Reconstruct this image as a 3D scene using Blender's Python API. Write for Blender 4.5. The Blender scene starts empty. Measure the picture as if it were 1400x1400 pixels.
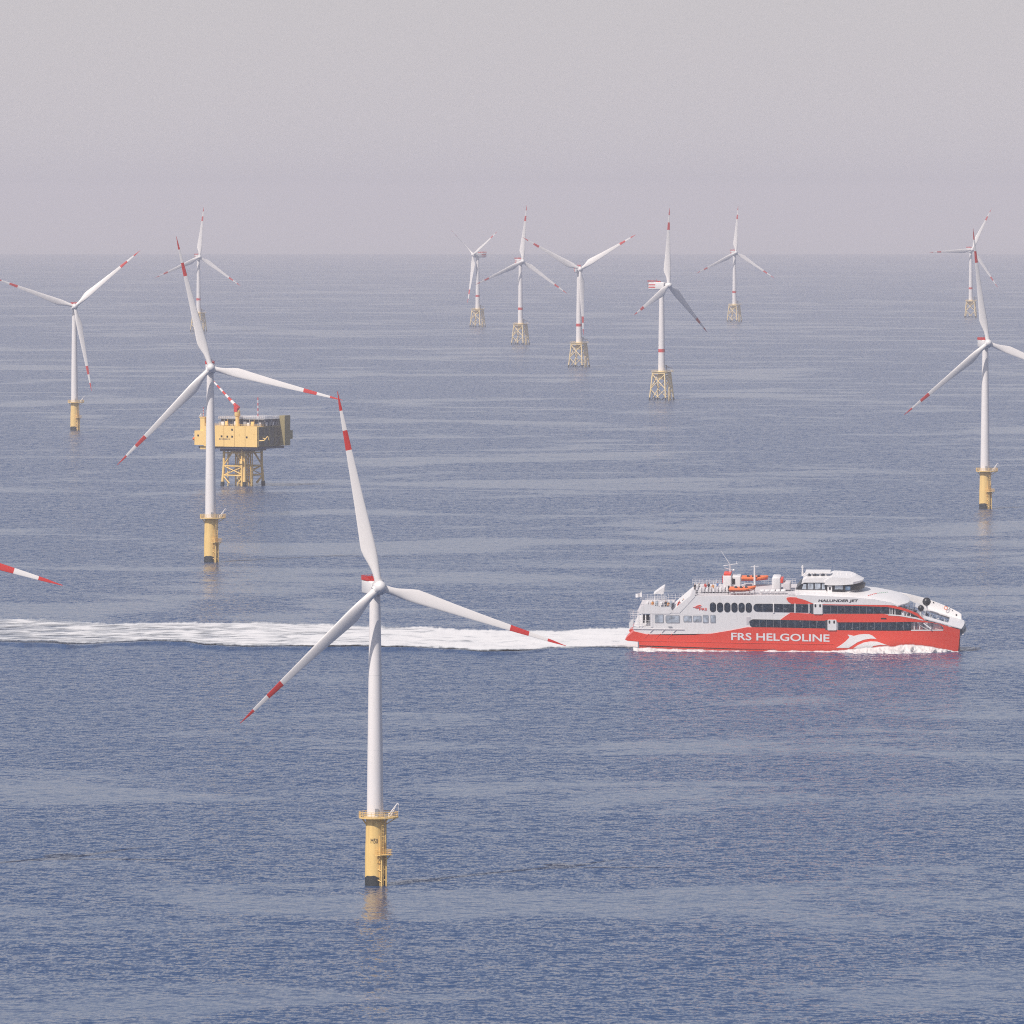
import bpy, bmesh, math, random
from mathutils import Vector, Matrix, noise
from mathutils.geometry import tessellate_polygon

random.seed(7)
scene = bpy.context.scene
COL = scene.collection
R = math.radians

# ------------------------------------------------------------------ camera
CAM_H = 166.0            # metres above the sea, seen from a helicopter
FPX = 10000.0            # focal length in pixels of the 1400 px wide photograph
EYE_Y = 271.0            # row of the photograph at eye level
EARTH = 5.7e6
PITCH = math.atan((700.0 - EYE_Y) / FPX)
cam_data = bpy.data.cameras.new("camera")
cam_data.sensor_width = 36.0
cam_data.lens = 36.0 * FPX / 1400.0
cam_data.clip_start = 1.0
cam_data.clip_end = 200000.0
cam = bpy.data.objects.new("camera", cam_data)
COL.objects.link(cam)
cam.location = (0, 0, CAM_H)
cam.rotation_euler = (R(90) - PITCH, 0, 0)
scene.camera = cam

# ------------------------------------------------------------------ world, sun, exposure
SUN_AZ, SUN_EL = 42.0, 47.0     # degrees left of straight behind the camera, elevation
to_sun = Vector((-math.sin(R(SUN_AZ)) * math.cos(R(SUN_EL)),
                 -math.cos(R(SUN_AZ)) * math.cos(R(SUN_EL)), math.sin(R(SUN_EL))))
world = bpy.data.worlds.new("World")
scene.world = world
world.use_nodes = True
wn = world.node_tree
wn.nodes.clear()
sky = wn.nodes.new("ShaderNodeTexSky")
sky.sky_type = 'NISHITA'
sky.sun_disc = False
sky.sun_elevation = R(SUN_EL)
sky.sun_rotation = math.atan2(to_sun.x, to_sun.y)
sky.altitude = 0
sky.air_density = 1.0
sky.dust_density = 1.5
sky.ozone_density = 1.0
veil = wn.nodes.new("ShaderNodeMixRGB")          # haze veil over the sky, thicker the longer the path through it
wtc = wn.nodes.new("ShaderNodeTexCoord")
wsep = wn.nodes.new("ShaderNodeSeparateXYZ")
wn.links.new(wtc.outputs["Generated"], wsep.inputs[0])


def wmath(op, a, b):
    n_ = wn.nodes.new("ShaderNodeMath")
    n_.operation = op
    for i_, x_ in enumerate((a, b)):
        if isinstance(x_, (int, float)):
            n_.inputs[i_].default_value = x_
        else:
            wn.links.new(x_, n_.inputs[i_])
    return n_.outputs[0]


path_len = wmath('DIVIDE', 1.0, wmath('ADD', wmath('MAXIMUM', wsep.outputs[2], 0.0), 0.06))
wn.links.new(wmath('SUBTRACT', 1.0, wmath('POWER', 2.71828, wmath('MULTIPLY', path_len, -0.15))), veil.inputs[0])
veil.inputs[2].default_value = (6.4, 6.05, 6.4, 1)
bg = wn.nodes.new("ShaderNodeBackground")
bg.inputs[1].default_value = 0.1
wo = wn.nodes.new("ShaderNodeOutputWorld")
wn.links.new(sky.outputs[0], veil.inputs[1])
wn.links.new(veil.outputs[0], bg.inputs[0])
wn.links.new(bg.outputs[0], wo.inputs[0])

sun_data = bpy.data.lights.new("sun", 'SUN')
sun_data.energy = 4.3
sun_data.angle = R(0.6)
sun_data.color = (1.0, 0.92, 0.83)
sun = bpy.data.objects.new("sun", sun_data)
COL.objects.link(sun)
sun.rotation_euler = to_sun.to_track_quat('Z', 'Y').to_euler()

vs = scene.view_settings
vs.view_transform = 'Standard'
vs.look = 'None'
vs.exposure = 0.0
vs.gamma = 1.0
vs.use_curve_mapping = False
scene.render.engine = 'CYCLES'
scene.cycles.use_denoising = False
scene.cycles.volume_bounces = 1
scene.cycles.max_bounces = 6
scene.cycles.filter_width = 1.1
scene.cycles.transparent_max_bounces = 12


# ------------------------------------------------------------------ helpers
def pixel_dir(px, py):
    d = Vector(((px - 700.0) / FPX, 1.0, (700.0 - py) / FPX))
    c, s = math.cos(-PITCH), math.sin(-PITCH)
    return Vector((d.x, d.y * c - d.z * s, d.y * s + d.z * c))


def sea_z(x, y):
    return -(x * x + y * y) / (2 * EARTH)


def sea_point(px, py):
    """Where the line of sight through a row and column of the photo meets the curved sea."""
    d = pixel_dir(px, py)
    a = (d.x * d.x + d.y * d.y) / (2 * EARTH)
    b = d.z
    c = CAM_H
    disc = max(b * b - 4 * a * c, 0.0)
    t = (-b - math.sqrt(disc)) / (2 * a)
    return Vector((d.x * t, d.y * t, sea_z(d.x * t, d.y * t)))


def px_per_m(p):
    return FPX / (p.y * math.cos(PITCH) - (p.z - CAM_H) * math.sin(PITCH))


class MB:
    def __init__(self):
        self.v, self.f, self.m = [], [], []

    def add(self, verts, faces, mi=0):
        n = len(self.v)
        self.v.extend([tuple(p) for p in verts])
        for f in faces:
            self.f.append(tuple(i + n for i in f))
            self.m.append(mi)

    def box(self, c, s, rot=None, mi=0):
        hx, hy, hz = s[0] / 2, s[1] / 2, s[2] / 2
        pts = []
        for z in (-hz, hz):
            for (x, y) in ((-hx, -hy), (hx, -hy), (hx, hy), (-hx, hy)):
                p = Vector((x, y, z))
                if rot is not None:
                    p = rot @ p
                pts.append(p + Vector(c))
        self.add(pts, [(3, 2, 1, 0), (4, 5, 6, 7), (0, 1, 5, 4), (1, 2, 6, 5), (2, 3, 7, 6), (3, 0, 4, 7)], mi)

    def tube(self, a, b, r0, r1=None, n=8, mi=0, cap=True):
        r1 = r0 if r1 is None else r1
        a, b = Vector(a), Vector(b)
        d = (b - a)
        if d.length < 1e-6:
            return
        q = d.to_track_quat('Z', 'Y').to_matrix()
        pts = []
        for (c, r) in ((a, r0), (b, r1)):
            for k in range(n):
                t = 2 * math.pi * k / n
                pts.append(c + q @ Vector((r * math.cos(t), r * math.sin(t), 0)))
        fs = [(k, (k + 1) % n, n + (k + 1) % n, n + k) for k in range(n)]
        if cap:
            fs.append(tuple(range(n - 1, -1, -1)))
            fs.append(tuple(range(n, 2 * n)))
        self.add(pts, fs, mi)

    def path(self, pts, r, n=6, mi=0):
        for i in range(len(pts) - 1):
            self.tube(pts[i], pts[i + 1], r, r, n, mi)

    def lathe(self, prof, n=32, c=(0, 0, 0), mi=0, cap=True):
        pts, fs = [], []
        for (r, z) in prof:
            for k in range(n):
                t = 2 * math.pi * k / n
                pts.append((c[0] + r * math.cos(t), c[1] + r * math.sin(t), c[2] + z))
        for j in range(len(prof) - 1):
            for k in range(n):
                k2 = (k + 1) % n
                fs.append((j * n + k, j * n + k2, (j + 1) * n + k2, (j + 1) * n + k))
        if cap:
            fs.append(tuple(range(n - 1, -1, -1)))
            b = (len(prof) - 1) * n
            fs.append(tuple(b + k for k in range(n)))
        self.add(pts, fs, mi)

    def sphere(self, c, r, nu=16, nv=10, mi=0, s=(1, 1, 1)):
        prof = []
        pts, fs = [], []
        for j in range(nv + 1):
            ph = math.pi * j / nv
            for k in range(nu):
                t = 2 * math.pi * k / nu
                pts.append((c[0] + s[0] * r * math.sin(ph) * math.cos(t), c[1] + s[1] * r * math.sin(ph) * math.sin(t),
                            c[2] - s[2] * r * math.cos(ph)))
        for j in range(nv):
            for k in range(nu):
                k2 = (k + 1) % nu
                fs.append((j * nu + k, j * nu + k2, (j + 1) * nu + k2, (j + 1) * nu + k))
        self.add(pts, fs, mi)

    def mesh(self, name, mats, smooth=False):
        me = bpy.data.meshes.new(name)
        me.from_pydata(self.v, [], self.f)
        for m in (mats if isinstance(mats, (list, tuple)) else [mats]):
            me.materials.append(m)
        if any(self.m):
            me.polygons.foreach_set("material_index", self.m)
        if smooth:
            me.polygons.foreach_set("use_smooth", [True] * len(me.polygons))
            me.set_sharp_from_angle(angle=R(38))
        me.update()
        return me


def link(name, me, parent=None, matrix=None):
    o = bpy.data.objects.new(name, me)
    COL.objects.link(o)
    o.parent = parent
    if matrix is not None:
        o.matrix_basis = matrix
    return o


def empty(name, matrix):
    o = bpy.data.objects.new(name, None)
    o.empty_display_size = 1
    COL.objects.link(o)
    o.matrix_basis = matrix
    return o


def tag(o, label, cat=None, group=None, kind=None):
    if label:
        o["label"] = label
    if cat:
        o["category"] = cat
    if group:
        o["group"] = group
    if kind:
        o["kind"] = kind
    return o


# ------------------------------------------------------------------ materials
def paint(name, col, rough=0.45, var=0.08, scale=0.6, spec=0.5, streak=0.0, streak_col=(0.3, 0.18, 0.09)):
    m = bpy.data.materials.new(name)
    m.use_nodes = True
    nt = m.node_tree
    b = nt.nodes["Principled BSDF"]
    tc = nt.nodes.new("ShaderNodeTexCoord")
    nz = nt.nodes.new("ShaderNodeTexNoise")
    nz.inputs["Scale"].default_value = scale
    nz.inputs["Detail"].default_value = 5
    mp = nt.nodes.new("ShaderNodeMapRange")
    mp.inputs[3].default_value = 1 - var
    mp.inputs[4].default_value = 1 + var
    mul = nt.nodes.new("ShaderNodeMixRGB")
    mul.blend_type = 'MULTIPLY'
    mul.inputs[0].default_value = 1
    mul.inputs[1].default_value = (*col, 1)
    nt.links.new(tc.outputs["Object"], nz.inputs["Vector"])
    nt.links.new(nz.outputs[0], mp.inputs[0])
    nt.links.new(mp.outputs[0], mul.inputs[2])
    out = mul.outputs[0]
    if streak > 0:
        mapn = nt.nodes.new("ShaderNodeMapping")
        mapn.inputs["Scale"].default_value = (1.6, 1.6, 0.09)
        n2 = nt.nodes.new("ShaderNodeTexNoise")
        n2.inputs["Scale"].default_value = 1.0
        n2.inputs["Detail"].default_value = 6
        rp = nt.nodes.new("ShaderNodeMapRange")
        rp.inputs[1].default_value = 0.5
        rp.inputs[2].default_value = 0.78
        rp.inputs[4].default_value = streak
        mx = nt.nodes.new("ShaderNodeMixRGB")
        mx.inputs[2].default_value = (*streak_col, 1)
        nt.links.new(tc.outputs["Object"], mapn.inputs[0])
        nt.links.new(mapn.outputs[0], n2.inputs["Vector"])
        nt.links.new(n2.outputs[0], rp.inputs[0])
        nt.links.new(rp.outputs[0], mx.inputs[0])
        nt.links.new(out, mx.inputs[1])
        out = mx.outputs[0]
    nt.links.new(out, b.inputs["Base Color"])
    b.inputs["Roughness"].default_value = rough
    b.inputs["Specular IOR Level"].default_value = spec
    return m


def glass(name, col, rough=0.08):
    m = bpy.data.materials.new(name)
    m.use_nodes = True
    nt = m.node_tree
    b = nt.nodes["Principled BSDF"]
    tc = nt.nodes.new("ShaderNodeTexCoord")
    nz = nt.nodes.new("ShaderNodeTexNoise")
    nz.inputs["Scale"].default_value = 0.55
    nz.inputs["Detail"].default_value = 4
    mp = nt.nodes.new("ShaderNodeMapRange")
    mp.inputs[1].default_value = 0.3
    mp.inputs[2].default_value = 0.7
    mp.inputs[3].default_value = 0.5
    mp.inputs[4].default_value = 1.6
    mul = nt.nodes.new("ShaderNodeMixRGB")
    mul.blend_type = 'MULTIPLY'
    mul.inputs[0].default_value = 1
    mul.inputs[1].default_value = (*col, 1)
    nt.links.new(tc.outputs["Object"], nz.inputs["Vector"])
    nt.links.new(nz.outputs[0], mp.inputs[0])
    nt.links.new(mp.outputs[0], mul.inputs[2])
    n3 = nt.nodes.new("ShaderNodeTexNoise")          # seats, blinds and people behind the glass
    n3.inputs["Scale"].default_value = 1.1
    n3.inputs["Detail"].default_value = 2
    r3 = nt.nodes.new("ShaderNodeMapRange")
    r3.inputs[1].default_value = 0.62
    r3.inputs[2].default_value = 0.72
    r3.inputs[4].default_value = 0.55
    m3 = nt.nodes.new("ShaderNodeMixRGB")
    m3.inputs[2].default_value = (0.3, 0.31, 0.33, 1)
    nt.links.new(tc.outputs["Object"], n3.inputs["Vector"])
    nt.links.new(n3.outputs[0], r3.inputs[0])
    nt.links.new(r3.outputs[0], m3.inputs[0])
    nt.links.new(mul.outputs[0], m3.inputs[1])
    nt.links.new(m3.outputs[0], b.inputs["Base Color"])
    b.inputs["Roughness"].default_value = rough
    b.inputs["Specular IOR Level"].default_value = 0.3
    return m


M_WHITE = paint("turbine_white", (0.76, 0.725, 0.72), 0.4, 0.035, 0.12, 0.4, streak=0.12, streak_col=(0.5, 0.47, 0.43))
M_BLADE = paint("blade_white", (0.76, 0.725, 0.71), 0.38, 0.03, 0.2, 0.4)
M_BAND = paint("signal_red", (0.56, 0.035, 0.03), 0.45, 0.08, 0.5)
M_YEL = paint("foundation_yellow", (0.8, 0.55, 0.21), 0.5, 0.06, 0.5, 0.35, streak=0.35, streak_col=(0.42, 0.25, 0.1))
M_YEL2 = paint("platform_yellow", (0.85, 0.58, 0.22), 0.5, 0.05, 0.2, 0.3, streak=0.16, streak_col=(0.5, 0.3, 0.12))
M_CREAM = paint("jacket_cream", (0.8, 0.62, 0.33), 0.55, 0.1, 0.3, 0.3, streak=0.25)
M_GROWTH = paint("tidal_growth", (0.025, 0.03, 0.035), 0.7, 0.3, 1.5)
M_DARK = paint("dark_steel", (0.05, 0.055, 0.07), 0.5, 0.3, 0.6)
M_NAVY = paint("navy_steel", (0.06, 0.075, 0.13), 0.5, 0.3, 0.6)
M_GREY = paint("grey_steel", (0.3, 0.31, 0.34), 0.5, 0.15, 0.6)
M_OLIVE_SHADED = paint("olive_shaded", (0.3, 0.25, 0.12), 0.55, 0.1, 0.3)  # olive tone includes the shade on the substation's right end
M_ENDW = paint("end_wall_shaded", (0.13, 0.11, 0.09), 0.55, 0.25, 0.4)  # shade of the end turned from the sun, put into the wall colour
M_HUB = paint("hub_white", (0.72, 0.7, 0.7), 0.4, 0.03, 0.2)
M_SHIPW = paint("ship_white", (0.78, 0.76, 0.765), 0.35, 0.05, 0.15, 0.45, streak=0.22, streak_col=(0.5, 0.44, 0.4))
M_SHIPR = paint("ship_red", (0.74, 0.062, 0.032), 0.35, 0.06, 0.15, 0.45, streak=0.14, streak_col=(0.45, 0.1, 0.07))
M_SHIPG = paint("ship_grey_blue", (0.34, 0.39, 0.45), 0.45, 0.1, 0.3)
M_DECK = paint("ship_deck", (0.58, 0.55, 0.57), 0.6, 0.1, 0.5)
M_ORANGE = paint("rescue_orange", (0.75, 0.16, 0.04), 0.5, 0.1, 0.6)
M_BLACK = paint("black_paint", (0.012, 0.013, 0.018), 0.35, 0.2, 0.5)
M_LETTERD = paint("letter_black", (0.03, 0.03, 0.04), 0.5, 0.05)
M_LETTERW = paint("letter_white", (0.78, 0.76, 0.77), 0.4, 0.03)
M_LETTERG = paint("letter_green", (0.25, 0.45, 0.32), 0.5, 0.05)
M_GLASS = glass("dark_glass", (0.012, 0.024, 0.045))
M_GLASSL = glass("light_glass", (0.34, 0.38, 0.44), 0.15)
M_GLASSB = glass("blue_glass", (0.1, 0.16, 0.25), 0.12)
M_FLAG = paint("flag_cloth", (0.78, 0.77, 0.78), 0.8, 0.04)


# ------------------------------------------------------------------ the sea
def build_sea_material():
    m = bpy.data.materials.new("sea_water")
    m.use_nodes = True
    nt = m.node_tree
    b = nt.nodes["Principled BSDF"]
    L = nt.links.new
    tc = nt.nodes.new("ShaderNodeTexCoord")

    def noise_at(scale, sx, sy, detail, off=0.0, dist=0.0, rough=0.55):
        mp = nt.nodes.new("ShaderNodeMapping")
        mp.inputs["Scale"].default_value = (sx, sy, 1)
        mp.inputs["Location"].default_value = (off, off * 0.7, off * 0.3)
        n = nt.nodes.new("ShaderNodeTexNoise")
        n.inputs["Scale"].default_value = scale
        n.inputs["Detail"].default_value = detail
        n.inputs["Roughness"].default_value = rough
        n.inputs["Distortion"].default_value = dist
        L(tc.outputs["Object"], mp.inputs[0])
        L(mp.outputs[0], n.inputs["Vector"])
        return n.outputs[0]

    def math_(op, a, b_):
        n = nt.nodes.new("ShaderNodeMath")
        n.operation = op
        for i, x in enumerate((a, b_)):
            if isinstance(x, (int, float)):
                n.inputs[i].default_value = x
            else:
                L(x, n.inputs[i])
        return n.outputs[0]

    def remap(x, a, b_, c, d):
        n = nt.nodes.new("ShaderNodeMapRange")
        n.interpolation_type = 'SMOOTHSTEP'
        for i, q in enumerate((a, b_, c, d)):
            n.inputs[i + 1].default_value = q
        L(x, n.inputs[0])
        return n.outputs[0]

    swell = noise_at(0.075, 0.8, 0.7, 1, 3.1)
    chop = noise_at(0.46, 0.85, 0.5, 1.6, 11.7, 0.4)
    ripple = noise_at(1.2, 0.8, 0.5, 1, 5.3)
    h = math_('ADD', math_('MULTIPLY', swell, 1.2), math_('ADD', math_('MULTIPLY', chop, 0.7), math_('MULTIPLY', ripple, 0.16)))
    slick1 = noise_at(0.009, 0.75, 1.0, 5, 1.9, 0.8)
    slick2 = noise_at(0.0022, 0.8, 1.0, 3, 8.2, 0.4)
    slick = math_('ADD', math_('MULTIPLY', slick1, 0.65), math_('MULTIPLY', slick2, 0.35))
    calm = remap(slick, 0.47, 0.6, 0.0, 1.0)
    bump = nt.nodes.new("ShaderNodeBump")
    bump.inputs["Distance"].default_value = 1.0
    L(remap(calm, 0, 1, 1.0, 0.3), bump.inputs["Strength"])
    L(h, bump.inputs["Height"])
    # waves run before a breeze towards the camera: their steeper faces lean to -y
    lean = nt.nodes.new("ShaderNodeCombineXYZ")
    dash = remap(noise_at(0.36, 0.75, 0.8, 2, 21.4, 0.5), 0.5, 0.68, 0.0, -0.3)
    cat = math_('MULTIPLY', math_('SUBTRACT', noise_at(1.7, 0.9, 0.2, 2, 17.2, 0.2), 0.52), -0.62)
    wind = math_('MULTIPLY', math_('ADD', dash, cat), remap(calm, 0, 1, 1.0, 0.22))
    L(math_('ADD', wind, remap(calm, 0, 1, -0.08, -0.022)), lean.inputs[1])
    add = nt.nodes.new("ShaderNodeVectorMath")
    add.operation = 'ADD'
    L(bump.outputs[0], add.inputs[0])
    L(lean.outputs[0], add.inputs[1])
    nrm = nt.nodes.new("ShaderNodeVectorMath")
    nrm.operation = 'NORMALIZE'
    L(add.outputs[0], nrm.inputs[0])
    L(nrm.outputs[0], b.inputs["Normal"])
    col = nt.nodes.new("ShaderNodeMixRGB")
    col.inputs[1].default_value = (0.022, 0.058, 0.148, 1)
    col.inputs[2].default_value = (0.028, 0.064, 0.148, 1)
    L(noise_at(0.002, 0.6, 1, 3, 2.2), col.inputs[0])
    L(col.outputs[0], b.inputs["Base Color"])
    b.inputs["Roughness"].default_value = 0.14
    b.inputs["IOR"].default_value = 1.33
    return m


M_SEA = build_sea_material()


def build_sea():
    mb = MB()
    n = 160
    radii = [40.0]
    while radii[-1] < 52000:
        radii.append(min(radii[-1] * 1.05 + 10, radii[-1] + 900))
    pts = [(0, 0, 0)]
    for r in radii:
        for k in range(n):
            t = 2 * math.pi * k / n
            pts.append((r * math.cos(t), r * math.sin(t), -r * r / (2 * EARTH)))
    fs = [(0, 1 + k, 1 + (k + 1) % n) for k in range(n)]
    for j in range(len(radii) - 1):
        for k in range(n):
            k2 = (k + 1) % n
            a = 1 + j * n
            fs.append((a + k, a + n + k, a + n + k2, a + k2))
    mb.add(pts, fs)
    me = mb.mesh("sea", M_SEA)
    me.polygons.foreach_set("use_smooth", [True] * len(me.polygons))
    return tag(link("sea", me), "calm blue grey sea with small ripples and pale slicks", kind="structure")


build_sea()

# ------------------------------------------------------------------ haze
hz = MB()
hz.box((0, 0, 35.0), (180000, 180000, 530.0))
mh = bpy.data.materials.new("haze_air")
mh.use_nodes = True
mh.node_tree.nodes.clear()
ho = mh.node_tree.nodes.new("ShaderNodeOutputMaterial")
hv = mh.node_tree.nodes.new("ShaderNodeVolumePrincipled")
hv.inputs["Color"].default_value = (0.89, 0.838, 0.85, 1)
hv.inputs["Density"].default_value = 5.2e-5
hv.inputs["Anisotropy"].default_value = 0.0
mh.node_tree.links.new(hv.outputs[0], ho.inputs["Volume"])
haze = link("haze", hz.mesh("haze", mh))
tag(haze, "pale lilac sea haze thickening towards the horizon", kind="stuff")
haze.display_type = 'WIRE'

MESH = {}


def cached(key, fn):
    if key not in MESH:
        MESH[key] = fn()
    return MESH[key]


# ------------------------------------------------------------------ lettering
def text_mesh_raw(s, offset=0.0):
    cu = bpy.data.curves.new("lettering", 'FONT')
    cu.body = s
    cu.size = 1.0
    cu.offset = offset
    cu.resolution_u = 4
    o = bpy.data.objects.new("lettering_source", cu)
    COL.objects.link(o)
    dg = bpy.context.evaluated_depsgraph_get()
    me = bpy.data.meshes.new_from_object(o.evaluated_get(dg))
    bpy.data.objects.remove(o)
    bpy.data.curves.remove(cu)
    return me


def text_mapped(name, s, mat, fn, offset=0.0):
    """fn(u, v) with u, v in 0..1 across the word's own box gives the 3-D point."""
    me = text_mesh_raw(s, offset)
    xs = [v.co.x for v in me.vertices]
    ys = [v.co.y for v in me.vertices]
    x0, x1, y0, y1 = min(xs), max(xs), min(ys), max(ys)
    for v in me.vertices:
        v.co = Vector(fn((v.co.x - x0) / (x1 - x0), (v.co.y - y0) / (y1 - y0)))
    me.materials.clear()
    me.materials.append(mat)
    me.name = name
    return me


# ------------------------------------------------------------------ wind turbines
def blade_mesh(Rr, chord_max, root_r, name):
    mb = MB()
    st = [root_r * 0.9, 2.6, 4.0, 6.0, 8.0, 10.0, 12.0, 14.0, 17.0, 20.0, 24.0, 28.0, 32.0, 36.0, 39.0]
    bands = [Rr - 18.0, Rr - 12.0, Rr - 6.0]
    st += [42.0] if bands[0] > 43 else []
    st += [bands[0], Rr - 15, bands[1], Rr - 9, bands[2], Rr - 4, Rr - 2, Rr - 0.8, Rr - 0.15]
    n = 18
    rings = []
    for r in st:
        t = r / Rr
        if r < 12.5:
            q = max(0.0, min(1.0, (r - 3.2) / 9.5))
            q = q * q * (3 - 2 * q)
            c = 2 * root_r * (1 - q) + chord_max * q
        else:
            u = (r - 12.5) / (Rr - 12.5)
            c = chord_max * (1 - u) ** 0.93 * (1 - 0.12 * math.sin(math.pi * u)) + 0.34 * u
            if r > Rr - 4.1:
                c *= 0.45 + 0.55 * (Rr - r) / 4.1 if r > Rr - 4 else 1.0
            q = 1.0
        thick = (2 * root_r) * (1 - q) + c * q * max(0.15, 0.42 - 0.42 * t)
        tw = R(15) * max(0.0, 1 - t) ** 1.6 * q
        bend = -2.6 * t * t * (Rr / 60)
        ring = []
        for k in range(n):
            a = 2 * math.pi * k / n
            # circle and aerofoil blended; leading edge at +X
            cx, cy = math.cos(a) * 0.5, math.sin(a) * 0.5
            s = (math.cos(a) + 1) / 2            # 1 at the leading edge, 0 at the trailing edge
            yt = 0.5 * math.copysign(1, math.sin(a)) * (1.48 * math.sqrt(max(0, 1 - s)) * s ** 0.75 * 1.15) if 0 < s < 1 else 0
            ax = s - 0.68
            x = (cx * (1 - q) + ax * q) * c
            y = (cy * (1 - q) + yt * q) * thick
            X = x * math.cos(tw) + y * math.sin(tw)
            Y = -x * math.sin(tw) + y * math.cos(tw)
            ring.append((X, Y + bend, r))
        rings.append(ring)
    pts = [p for r in rings for p in r]
    base = 0
    for j in range(len(st) - 1):
        mid = (st[j] + st[j + 1]) / 2
        red = 1 if (bands[0] < mid < bands[1] or mid > bands[2]) else 0
        for k in range(n):
            k2 = (k + 1) % n
            mb.f.append((j * n + k, j * n + k2, (j + 1) * n + k2, (j + 1) * n + k))
            mb.m.append(red)
    mb.v = pts
    mb.f.append(tuple(range(n - 1, -1, -1)))
    mb.m.append(0)
    e = (len(st) - 1) * n
    mb.f.append(tuple(e + k for k in range(n)))
    mb.m.append(1)
    return mb.mesh(name, [M_BLADE, M_BAND], smooth=True)


def rounded_box(mb, x0, x1, y0, y1, z0, z1, r=0.4, mi=0):
    """box with rounded long edges, long axis y"""
    ring = []
    for (cx, cz, a0) in ((x1 - r, z1 - r, 0), (x0 + r, z1 - r, 90), (x0 + r, z0 + r, 180), (x1 - r, z0 + r, 270)):
        for k in range(4):
            a = R(a0 + 30 * k)
            ring.append((cx + r * math.cos(a), cz + r * math.sin(a)))
    n = len(ring)
    cxm, czm = (x0 + x1) / 2, (z0 + z1) / 2
    rows = []
    for (y, s) in ((y0, 0.9), (y0 + r, 1.0), (y1 - r, 1.0), (y1, 0.92)):
        rows.append([(cxm + (x - cxm) * s, y, czm + (z - czm) * s) for (x, z) in ring])
    pts = [p for row in rows for p in row]
    fs = []
    for j in range(3):
        for k in range(n):
            k2 = (k + 1) % n
            fs.append((j * n + k, (j + 1) * n + k, (j + 1) * n + k2, j * n + k2))
    fs.append(tuple(range(n)))
    fs.append(tuple(3 * n + k for k in range(n - 1, -1, -1)))
    mb.add(pts, fs, mi)


def railing(mb, pts, h, r=0.05, posts=True, rails=2, closed=False, sub=1.6):
    seq = [Vector(p) for p in pts]
    if closed:
        seq.append(seq[0])
    for i in range(len(seq) - 1):
        a, b = seq[i], seq[i + 1]
        for k in range(rails):
            dz = Vector((0, 0, h * (k + 1) / rails))
            mb.tube(a + dz, b + dz, r, r, 5)
        if posts:
            m = max(1, int((b - a).length / sub))
            for k in range(m):
                p = a.lerp(b, k / m)
                mb.tube(p, p + Vector((0, 0, h)), r, r, 5)


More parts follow.
